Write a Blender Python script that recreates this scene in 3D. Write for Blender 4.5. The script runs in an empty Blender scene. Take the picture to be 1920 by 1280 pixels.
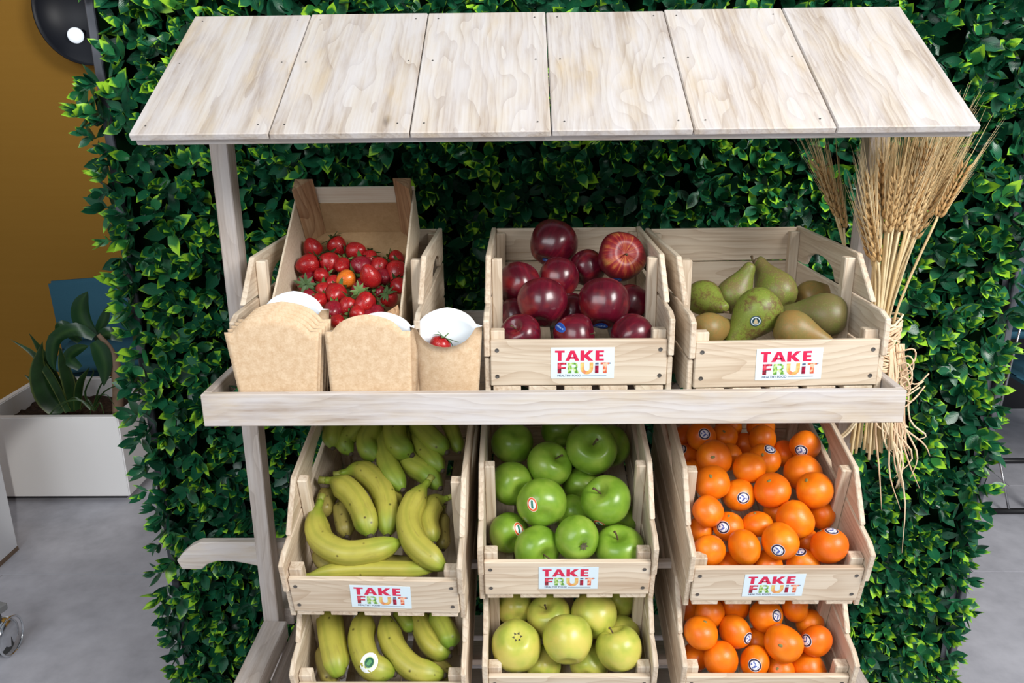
import bpy, bmesh, math, random
import numpy as np
from mathutils import Vector, Matrix, Quaternion, Euler
from mathutils.bvhtree import BVHTree

S = bpy.context.scene
COL = S.collection
rng = random.Random(7)
nrng = np.random.default_rng(11)
R = math.radians

# ------------------------------------------------------------------ camera, light, exposure
cam_data = bpy.data.cameras.new('camera')
cam = bpy.data.objects.new('camera', cam_data)
COL.objects.link(cam)
cam.location = (-0.0383, -1.1, 1.5)
_p, _y, _r = 0.2958, -0.0153, -0.0115
_f = Vector((math.sin(_y)*math.cos(_p), math.cos(_y)*math.cos(_p), -math.sin(_p)))
_rt = Vector((math.cos(_y), -math.sin(_y), 0))
_up = _rt.cross(_f)
_rt, _up = (_rt*math.cos(_r) + _up*math.sin(_r)), (_up*math.cos(_r) - _rt*math.sin(_r))
cam.rotation_euler = Matrix((_rt, _up, -_f)).transposed().to_euler()
cam_data.sensor_width = 36.0
cam_data.lens = 1551.4/1920*36.0
cam_data.clip_start = 0.02
S.camera = cam

W = bpy.data.worlds.new('room_light'); S.world = W
W.use_nodes = True
W.node_tree.nodes['Background'].inputs[0].default_value = (0.82, 0.90, 1.0, 1)
W.node_tree.nodes['Background'].inputs[1].default_value = 0.27

def area(name, loc, target, size, size_y, power, color):
    d = bpy.data.lights.new(name, 'AREA'); d.shape = 'RECTANGLE'
    d.size = size; d.size_y = size_y; d.energy = power; d.color = color
    o = bpy.data.objects.new(name, d); COL.objects.link(o)
    o.location = loc
    o.rotation_euler = (Vector(target) - Vector(loc)).to_track_quat('-Z', 'Y').to_euler()
    return o
area('assumed_window_light', (2.1, -1.9, 3.0), (0.25, 0.3, 1.0), 1.5, 1.3, 122, (1.0, 0.98, 0.95))  # added area lamp for an assumed window behind the camera, none is built
area('side_fill_light', (-1.6, -2.6, 2.9), (-0.2, 0.4, 1.1), 2.4, 1.4, 54, (0.93, 0.97, 1.0))  # added fill from the left, no window stands behind this lamp
d = bpy.data.lights.new('assumed_sunbeam_spot', 'SPOT'); d.energy = 150; d.spot_size = R(8.5); d.spot_blend = 0.35; d.shadow_soft_size = 0.03; d.color = (1.0, 0.98, 0.93)  # added spot lamp near the camera, lights the planter like an assumed sunbeam
o = bpy.data.objects.new('assumed_sunbeam_spot', d); COL.objects.link(o); o.location = (0.12, -1.74, 1.56)
o.rotation_euler = (Vector((-1.72, 1.75, 0.10)) - o.location).to_track_quat('-Z', 'Y').to_euler()
S.view_settings.view_transform = 'Standard'
S.view_settings.look = 'None'
S.view_settings.gamma = 1.0
S.view_settings.use_curve_mapping = False
S.view_settings.exposure = 0.35

# ------------------------------------------------------------------ node helpers
class NT:
    def __init__(self, name, rough=0.6, spec=0.5):
        m = bpy.data.materials.new(name); m.use_nodes = True
        self.m = m; self.t = m.node_tree; self.N = self.t.nodes; self.L = self.t.links
        self.b = self.N['Principled BSDF']
        self.b.inputs['Roughness'].default_value = rough
        self.b.inputs['Specular IOR Level'].default_value = spec
    def n(self, typ, ins=None, **kw):
        x = self.N.new(typ)
        for k, v in kw.items(): setattr(x, k, v)
        for k, v in (ins or {}).items(): self.put(x.inputs[k], v)
        return x
    def put(self, sock, v):
        if isinstance(v, bpy.types.NodeSocket): self.L.new(v, sock)
        else: sock.default_value = v
    def math(self, op, a, b=0.0, c=None, clamp=False):
        x = self.n('ShaderNodeMath', {0: a, 1: b}, operation=op, use_clamp=clamp)
        if c is not None: self.put(x.inputs[2], c)
        return x.outputs[0]
    def vmath(self, op, a, b):
        return self.n('ShaderNodeVectorMath', {0: a, 1: b}, operation=op).outputs[0]
    def noise(self, vec, scale, detail=3.0, rough=0.55, dist=0.0):
        return self.n('ShaderNodeTexNoise', {'Vector': vec, 'Scale': scale, 'Detail': detail, 'Roughness': rough, 'Distortion': dist}).outputs['Fac']
    def ramp(self, fac, stops):
        x = self.n('ShaderNodeValToRGB', {'Fac': fac})
        e = x.color_ramp.elements
        while len(e) < len(stops): e.new(0.5)
        for i, (p, c) in enumerate(stops):
            e[i].position = p
            e[i].color = (c, c, c, 1) if not hasattr(c, '__len__') else (*c, 1)
        return x.outputs['Color']
    def mix(self, fac, a, b, mode='MIX'):
        x = self.n('ShaderNodeMix', data_type='RGBA', blend_type=mode)
        self.put(x.inputs['Factor'], fac)
        for s, v in ((6, a), (7, b)):
            if not isinstance(v, bpy.types.NodeSocket): v = (*v, 1)
            self.put(x.inputs[s], v)
        return x.outputs[2]
    def co(self, out='Object'):
        return self.n('ShaderNodeTexCoord').outputs[out]
    def rnd(self):
        return self.n('ShaderNodeObjectInfo').outputs['Random']
    def sep(self, v):
        return self.n('ShaderNodeSeparateXYZ', {0: v}).outputs
    def comb(self, x, y, z):
        return self.n('ShaderNodeCombineXYZ', {0: x, 1: y, 2: z}).outputs[0]
    def bump(self, h, strength, dist=0.002):
        x = self.n('ShaderNodeBump', {'Height': h, 'Strength': strength, 'Distance': dist})
        self.L.new(x.outputs[0], self.b.inputs['Normal'])
    def base(self, c):
        if not isinstance(c, bpy.types.NodeSocket): c = (*c, 1)
        self.put(self.b.inputs['Base Color'], c)

def flat(name, color, rough=0.6, metal=0.0, emit=0.0, spec=0.5):
    k = NT(name, rough, spec); k.base(color)
    k.b.inputs['Metallic'].default_value = metal
    if emit:
        k.b.inputs['Emission Color'].default_value = (*color, 1); k.b.inputs['Emission Strength'].default_value = emit
    return k.m

def wood(name, axis, pale, mid, dark, ring=0.5, fibre=0.5, tone=0.25, knots=1.0, rough=0.62, wash=None, stain=None):
    """sawn timber: grain runs along `axis` of the board's own space"""
    k = NT(name, rough, 0.35)
    s = k.sep(k.co()); r = k.rnd()
    order = {'x': (0, 1, 2), 'y': (1, 0, 2), 'z': (2, 0, 1)}[axis]
    g = k.math('ADD', s[order[0]], k.math('MULTIPLY', r, 7.3))
    a = k.math('ADD', s[order[1]], k.math('MULTIPLY', r, 3.7))
    b = k.math('ADD', s[order[2]], k.math('MULTIPLY', r, 5.1))
    fib = k.noise(k.comb(k.math('MULTIPLY', g, 6), k.math('MULTIPLY', a, 260), k.math('MULTIPLY', b, 260)), 1.0, 4)
    broad = k.noise(k.comb(k.math('MULTIPLY', g, 2.2), k.math('MULTIPLY', a, 22), k.math('MULTIPLY', b, 22)), 1.0, 3)
    warp = k.noise(k.comb(k.math('MULTIPLY', g, 3.5), k.math('MULTIPLY', a, 14), k.math('MULTIPLY', b, 14)), 1.0, 2)
    wv = k.comb(k.math('MULTIPLY', g, 0.16), k.math('ADD', a, k.math('MULTIPLY', warp, 0.11)), k.math('ADD', b, k.math('MULTIPLY', warp, 0.05)))
    wav = k.n('ShaderNodeTexWave', {'Vector': wv, 'Scale': 26.0, 'Distortion': 1.6, 'Detail': 2.0, 'Detail Scale': 1.2}, wave_type='RINGS', rings_direction='X', wave_profile='SAW').outputs['Fac']
    wav = k.math('POWER', wav, 3.0)
    t = k.math('ADD', k.math('MULTIPLY', fib, fibre), k.math('MULTIPLY', broad, 1.0 - fibre))
    c = k.ramp(t, [(0.30, dark), (0.50, mid), (0.66, pale)])
    c = k.mix(k.math('MULTIPLY', wav, ring), c, dark)
    # knots
    vor = k.n('ShaderNodeTexVoronoi', {'Vector': k.comb(k.math('MULTIPLY', g, 6), k.math('MULTIPLY', a, 13), k.math('MULTIPLY', b, 13)), 'Scale': 1.0, 'Randomness': 1.0})
    kd = vor.outputs['Distance']
    keep = k.math('GREATER_THAN', k.sep(vor.outputs['Color'])[0], 0.72)
    kn = k.math('MULTIPLY', k.math('MULTIPLY', k.ramp(kd, [(0.03, 1.0), (0.11, 0.0)]), keep), knots)
    c = k.mix(kn, c, tuple(x*0.45 for x in dark))
    # board to board tone
    c = k.mix(1.0, c, k.ramp(r, [(0.0, 1.0 - tone), (1.0, 1.0)]), 'MULTIPLY')
    if stain:
        w = k.noise(k.comb(k.math('MULTIPLY', g, 7), k.math('ADD', k.math('MULTIPLY', a, 18), 9.0), k.math('MULTIPLY', b, 18)), 1.0, 3, 0.6)
        c = k.mix(k.ramp(w, [(0.52, 0.0), (0.72, 0.6)]), c, stain)
    if wash:
        w = k.noise(k.comb(k.math('MULTIPLY', g, 5), k.math('MULTIPLY', a, 30), k.math('MULTIPLY', b, 30)), 1.0, 5, 0.65)
        c = k.mix(k.ramp(w, [(0.36, 0.0), (0.62, 0.62)]), c, wash)
    k.base(c)
    k.bump(t, 0.35, 0.0012)
    return k.m

PINE = dict(pale=(0.80, 0.70, 0.565), mid=(0.72, 0.60, 0.46), dark=(0.46, 0.325, 0.215), ring=0.50, fibre=0.45, tone=0.16, knots=0.6)
OLD = dict(pale=(0.68, 0.625, 0.555), mid=(0.58, 0.50, 0.42), dark=(0.34, 0.255, 0.195), ring=0.60, fibre=0.45, tone=0.12, knots=1.0, wash=(0.63, 0.61, 0.625), stain=(0.60, 0.47, 0.30))
POSTW = dict(pale=(0.64, 0.57, 0.51), mid=(0.52, 0.44, 0.38), dark=(0.31, 0.24, 0.195), ring=0.5, fibre=0.55, tone=0.12, knots=0.9, wash=(0.60, 0.56, 0.545))
M = {}
for ax in 'xyz':
    M['pine_'+ax] = wood('fresh_pine_'+ax, ax, **PINE)
    M['old_'+ax] = wood('whitewashed_wood_'+ax, ax, **OLD)
    M['post_'+ax] = wood('weathered_wood_'+ax, ax, **POSTW)
M['ply'] = wood('poplar_ply', 'x', (0.72, 0.62, 0.48), (0.66, 0.55, 0.41), (0.52, 0.40, 0.28), ring=0.15, fibre=0.6, tone=0.05, knots=0.1)
M['ply_white'] = wood('pale_poplar', 'x', (0.90, 0.84, 0.71), (0.87, 0.80, 0.66), (0.74, 0.62, 0.46), ring=0.08, fibre=0.7, tone=0.04, knots=0.25)
M['red_pine'] = wood('striped_pine', 'z', (0.62, 0.42, 0.25), (0.50, 0.30, 0.16), (0.25, 0.12, 0.06), ring=0.7, fibre=0.5, tone=0.1, knots=0.0)
M['screw'] = flat('screw_steel', (0.16, 0.15, 0.14), 0.45, 0.8)

def kraft(name, base, spot):
    k = NT(name, 0.75, 0.25)
    c = k.co()
    n1 = k.noise(c, 95, 4, 0.7); n2 = k.noise(c, 420, 2)
    k.base(k.mix(k.ramp(k.math('ADD', k.math('MULTIPLY', n1, 0.7), k.math('MULTIPLY', n2, 0.3)), [(0.38, 0.0), (0.62, 1.0)]), base, spot))
    return k.m
M['kraft'] = kraft('kraft_board', (0.60, 0.41, 0.245), (0.73, 0.55, 0.365))
M['cardboard'] = kraft('brown_cardboard', (0.42, 0.27, 0.135), (0.49, 0.325, 0.175))
M['cup_white'] = flat('white_coated_board', (0.80, 0.84, 0.88), 0.35)

# ------------------------------------------------------------------ object helpers
def link(name, me, mat=None, parent=None, smooth=False):
    o = bpy.data.objects.new(name, me); COL.objects.link(o)
    if mat is not None and not me.materials:
        for m in (mat if isinstance(mat, (list, tuple)) else [mat]): me.materials.append(m)
    if smooth: me.shade_smooth()
    if parent is not None: o.parent = parent
    return o

def tag(o, label=None, cat=None, group=None, kind=None):
    if label: o['label'] = label
    if cat: o['category'] = cat
    if group: o['group'] = group
    if kind: o['kind'] = kind
    return o

def empty(name, loc=(0, 0, 0), rot=(0, 0, 0), label=None, cat=None, group=None):
    o = bpy.data.objects.new(name, None); COL.objects.link(o)
    o.empty_display_size = 0.02
    o.location = loc; o.rotation_euler = rot
    return tag(o, label, cat, group)

def mesh(name, verts, faces, mats=None, smooth=False):
    me = bpy.data.meshes.new(name); me.from_pydata([tuple(v) for v in verts], [], faces)
    if mats: me.polygons.foreach_set('material_index', mats)
    if smooth: me.shade_smooth()
    me.update(); return me

def box_me(x0, x1, y0, y1, z0, z1, bev=0.0012, name='board'):
    bm = bmesh.new()
    bmesh.ops.create_cube(bm, size=1.0)
    for v in bm.verts:
        v.co = Vector((x0 + (v.co.x+.5)*(x1-x0), y0 + (v.co.y+.5)*(y1-y0), z0 + (v.co.z+.5)*(z1-z0)))
    if bev: bmesh.ops.bevel(bm, geom=bm.edges[:], offset=bev, segments=1, affect='EDGES', profile=0.5)
    me = bpy.data.meshes.new(name); bm.to_mesh(me); bm.free(); return me

def prism_me(poly, axis, a0, a1, bev=0.0012, name='board'):
    """polygon in the two other axes (in order) pushed out along axis"""
    def P(u, v, w):
        return {'x': (w, u, v), 'y': (u, w, v), 'z': (u, v, w)}[axis]
    n = len(poly)
    vs = [P(u, v, a0) for u, v in poly] + [P(u, v, a1) for u, v in poly]
    fs = [list(range(n))[::-1], [n+i for i in range(n)]] + [[i, (i+1) % n, n+(i+1) % n, n+i] for i in range(n)]
    bm = bmesh.new()
    bv = [bm.verts.new(v) for v in vs]
    for f in fs: bm.faces.new([bv[i] for i in f])
    bmesh.ops.recalc_face_normals(bm, faces=bm.faces)
    if bev: bmesh.ops.bevel(bm, geom=bm.edges[:], offset=bev, segments=1, affect='EDGES', profile=0.5, clamp_overlap=True)
    me = bpy.data.meshes.new(name); bm.to_mesh(me); bm.free(); return me

def tube_data(pts, rad, seg=8, caps=True):
    pts = [Vector(p) for p in pts]; n = len(pts)
    if not hasattr(rad, '__len__'): rad = [rad]*n
    vs = []; fs = []
    up = Vector((0.13, 0.21, 0.97)); prev = None
    for i, p in enumerate(pts):
        t = (pts[min(i+1, n-1)] - pts[max(i-1, 0)]).normalized()
        if prev is None:
            u = t.cross(up)
            if u.length < 1e-4: u = t.cross(Vector((1, 0, 0)))
        else: u = prev - t*prev.dot(t)
        u.normalize(); prev = u; w = t.cross(u)
        for k in range(seg):
            a = 2*math.pi*k/seg
            vs.append(p + (u*math.cos(a) + w*math.sin(a))*rad[i])
    for i in range(n-1):
        for k in range(seg):
            fs.append([i*seg+k, i*seg+(k+1) % seg, (i+1)*seg+(k+1) % seg, (i+1)*seg+k])
    if caps:
        fs.append(list(range(seg))[::-1]); fs.append([(n-1)*seg+k for k in range(seg)])
    return vs, fs

def tube_me(pts, rad, seg=8, smooth=True, name='rod'):
    return mesh(name, *tube_data(pts, rad, seg), smooth=smooth)

def join_data(parts):
    vs = []; fs = []
    for v, f in parts:
        o = len(vs); vs += list(v); fs += [[i+o for i in q] for q in f]
    return vs, fs

def spline(pts, n):
    """Catmull-Rom through pts"""
    P = [Vector(p) for p in pts]; P = [P[0]*2 - P[1]] + P + [P[-1]*2 - P[-2]]
    out = []; m = len(P) - 3
    for i in range(n+1):
        s = i/n*m; k = min(int(s), m-1); t = s-k
        a, b, c, d = P[k:k+4]
        out.append(0.5*((2*b) + (c-a)*t + (2*a-5*b+4*c-d)*t*t + (3*b-a-3*c+d)*t**3))
    return out

def lathe(profile, seg=28, fn=None):
    """profile: (radius, z); fn(angle, i) multiplies the radius"""
    vs = []; fs = []
    n = len(profile)
    for i, (r, z) in enumerate(profile):
        for k in range(seg):
            a = 2*math.pi*k/seg
            q = r*(fn(a, z, r) if fn else 1.0)
            vs.append((q*math.cos(a), q*math.sin(a), z))
    for i in range(n-1):
        for k in range(seg):
            fs.append([i*seg+k, i*seg+(k+1) % seg, (i+1)*seg+(k+1) % seg, (i+1)*seg+k])
    fs.append(list(range(seg))[::-1]); fs.append([(n-1)*seg+k for k in range(seg)])
    return vs, fs

# ------------------------------------------------------------------ room
M['wall'] = None
k = NT('mustard_wall_paint', 0.8, 0.3)
k.base(k.mix(k.noise(k.comb(*[k.math('MULTIPLY', q, s) for q, s in zip(k.sep(k.co()), (3, 3, 60))]), 1.0, 4), (0.33, 0.165, 0.02), (0.36, 0.185, 0.026)))
k.bump(k.noise(k.co(), 160, 2), 0.1, 0.002)
M['wall'] = k.m
k = NT('grey_vinyl_tile', 0.48, 0.35)
c = k.n('ShaderNodeNewGeometry').outputs['Position']
n = k.math('ADD', k.math('MULTIPLY', k.noise(c, 3.5, 5, 0.6), 0.6), k.math('MULTIPLY', k.noise(c, 14, 4, 0.6), 0.4))
k.base(k.ramp(n, [(0.30, (0.36, 0.36, 0.40)), (0.5, (0.46, 0.46, 0.505)), (0.72, (0.56, 0.56, 0.61))]))
M['tile'] = k.m
M['joint'] = flat('floor_joint', (0.10, 0.10, 0.11), 0.9)
M['black_wall'] = flat('black_panel_wall', (0.012, 0.012, 0.016), 0.5)

fl = link('floor', box_me(-4.6, 4.6, -2.4, 3.4, -0.08, -0.004, 0), M['joint']); tag(fl, kind='structure')
for i, x in enumerate(np.arange(-4.6, 4.5, 1.2)):
    for j, y in enumerate(np.arange(-2.353, 3.2, 0.6)):
        if y > 2.85: continue
        off = 0.45 if j % 2 else 0.0
        t = link('floor_tile', box_me(x+off+.001, x+off+1.199, y+.001, y+.599, -0.004, 0.0, 0.0006), M['tile'], fl)
wb = link('wall_back', box_me(-4.6, 1.28, 2.8, 2.92, 0, 3.2, 0), M['wall']); tag(wb, kind='structure')
wl = link('wall_left', box_me(-4.72, -4.6, -2.4, 2.92, 0, 3.2, 0), M['wall']); tag(wl, kind='structure')
wr = link('wall_right', box_me(1.28, 4.6, 2.65, 2.80, 0, 3.2, 0), M['black_wall']); tag(wr, kind='structure')

# ------------------------------------------------------------------ fruit stall
stall = empty('fruit_stall', (0, 0.25, 0), label='whitewashed wooden market stall with a sloping plank roof in front of the leafy wall', cat='market stall')
OFF = Vector((0, -0.25, 0))
def sp(name, me, mat, par=None, label=None):
    me.transform(Matrix.Translation(OFF)) if par is None else None
    o = link(name, me, mat, par or stall)
    if label: o['label'] = label
    return o
# roof: six planks running down the slope
Y1, Z1, Y2, Z2, RX = 0.0359, 1.4476, 0.3296, 1.6194, 0.568
sl = math.atan2(Z2-Z1, Y2-Y1); LEN = math.hypot(Z2-Z1, Y2-Y1)
roof_m = Matrix.Translation((0, Y1-0.25, Z1)) @ Matrix.Rotation(sl, 4, 'X')
pw = 2*RX/6
for i in range(6):
    bm_ = box_me(-RX + i*pw + 0.0008, -RX + (i+1)*pw - 0.0008, rng.uniform(-.0012, .0012), LEN + rng.uniform(-.003, .003), -0.0105, rng.uniform(-.0006, .0006), 0.0014)
    o = link('roof_plank', bm_, M['old_y'], stall); o.matrix_local = roof_m
    pin = []
    for px in (0.018, pw-0.018):
        for py in (0.02, LEN*0.55, LEN-0.02):
            v, f = lathe([(0.0013, 0.0), (0.0013, 0.0004), (0.0006, 0.0005)], 8)
            pin.append(([Vector(q)+Vector((-RX+i*pw+px, py, 0.0)) for q in v], f))
    pv, pf = join_data(pin)
    q = link('nail_heads', mesh('nails', pv, pf), M['screw'], o); q['kind'] = 'stuff'
for y0, y1 in ((0.006, 0.036), (LEN-0.05, LEN-0.02)):
    o = link('roof_batten', box_me(-RX+.004, RX-.004, y0, y1, -0.0215, -0.0105, 0.001), M['old_x'], stall); o.matrix_local = roof_m
# posts
PXO, PW, PY0, PY1 = 0.5353, 0.0288, 0.2385, 0.2745
for sx in (-1, 1):
    x0, x1 = sorted((sx*PXO, sx*(PXO-PW)))
    zt = Z1 + (PY0-Y1)*math.tan(sl) - 0.027
    sp('post', prism_me([(PY0, 0.0), (PY1, 0.0), (PY1, zt+0.021), (PY0, zt)], 'x', x0, x1, 0.0015), M['post_z'])
    # rafter under the roof, post head to both battens
    o = link('rafter', box_me(x0 + (PW+.001)*-sx, x1 + (PW+.001)*-sx, 0.150, LEN-.012, -0.052, -0.0225, 0.0015), M['post_y'], stall); o.matrix_local = roof_m
# tray
TZ, TB, TX, TD = 1.0886, 1.0396, 0.5005, 0.462
sp('tray_front', box_me(-TX, TX, 0.0, 0.012, TB, TZ, 0.0012), M['old_x'])
sp('tray_back', box_me(-TX, TX, TD-.012, TD, TB, TZ, 0.0012), M['post_x'])
for sx in (-1, 1):
    x0, x1 = sorted((sx*TX, sx*(TX-.012)))
    sp('tray_side', box_me(x0, x1, 0.0122, TD-.0122, TB, TZ, 0.0012), M['post_y'])
for i in range(4):
    y0 = 0.0125 + i*0.1095
    sp('tray_board', box_me(-TX+.0125, TX-.0125, y0, y0+0.104, 1.052, 1.062, 0.001), M['post_x'])
for sx in (-1, 1):
    x0, x1 = sorted((sx*(PXO-PW-.0005), sx*(PXO-PW-.0265)))
    # triangular bracket from the post to the tray front
    sp('bracket', prism_me([(0.135, 1.0394), (0.2745, 1.0394), (0.2745, 0.992), (0.262, 0.985), (0.245, 0.985)], 'x', x0, x1, 0.0015), M['post_y'])
# rail with carved cart handle at the left
hp = [(-0.7015, 0.6500), (-0.6935, 0.6310), (-0.6560, 0.6310), (-0.6440, 0.6420), (-0.6240, 0.6490), (-0.5950, 0.6485), (-0.5640, 0.6420), (-0.5350, 0.6345), (-0.4300, 0.6345), (-0.4300, 0.6890), (-0.6530, 0.6890), (-0.6720, 0.6795), (-0.6900, 0.6640)]
sp('cart_handle_rail', prism_me([(a, b) for a, b in hp], 'y', PY1+.0005, PY1+.0185, 0.0015), M['old_x'])
# base beams running forward and the slatted shelf between them
BZ = 0.5435
for sx in (-1, 1):
    x0, x1 = sorted((sx*PXO, sx*0.4900))
    sp('base_beam', box_me(x0, x1, -0.20, 0.2382, BZ-.036, BZ, 0.002), M['post_y'])
    x0, x1 = sorted((sx*0.4897, sx*0.4780))
    sp('ledge', box_me(x0, x1, -0.19, 0.44, BZ-.1160, BZ-.037, 0.0015), M['post_y'])
    x0, x1 = sorted((sx*PXO, sx*0.4900))
    sp('base_beam', box_me(x0, x1, 0.2748, 0.46, BZ-.036, BZ, 0.002), M['post_y'])
    sp('leg', box_me(x0, x1, -0.195, -0.165, 0.0, BZ-.0362, 0.002), M['post_z'])
for i in range(7):
    y0 = -0.16 + i*0.085
    if abs(y0+.04-0.256) < 0.0: continue
    sp('shelf_slat', box_me(-0.4895, 0.4895, y0, y0+0.07, BZ-.130, BZ-.1165, 0.0012), M['post_x'])
# bars that carry the tilted crates
def rack_bar(y, z):
    sp('rack_bar', box_me(-.402, .478, y, y+0.014, z-.012, z, 0.001), M['post_x'])

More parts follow.
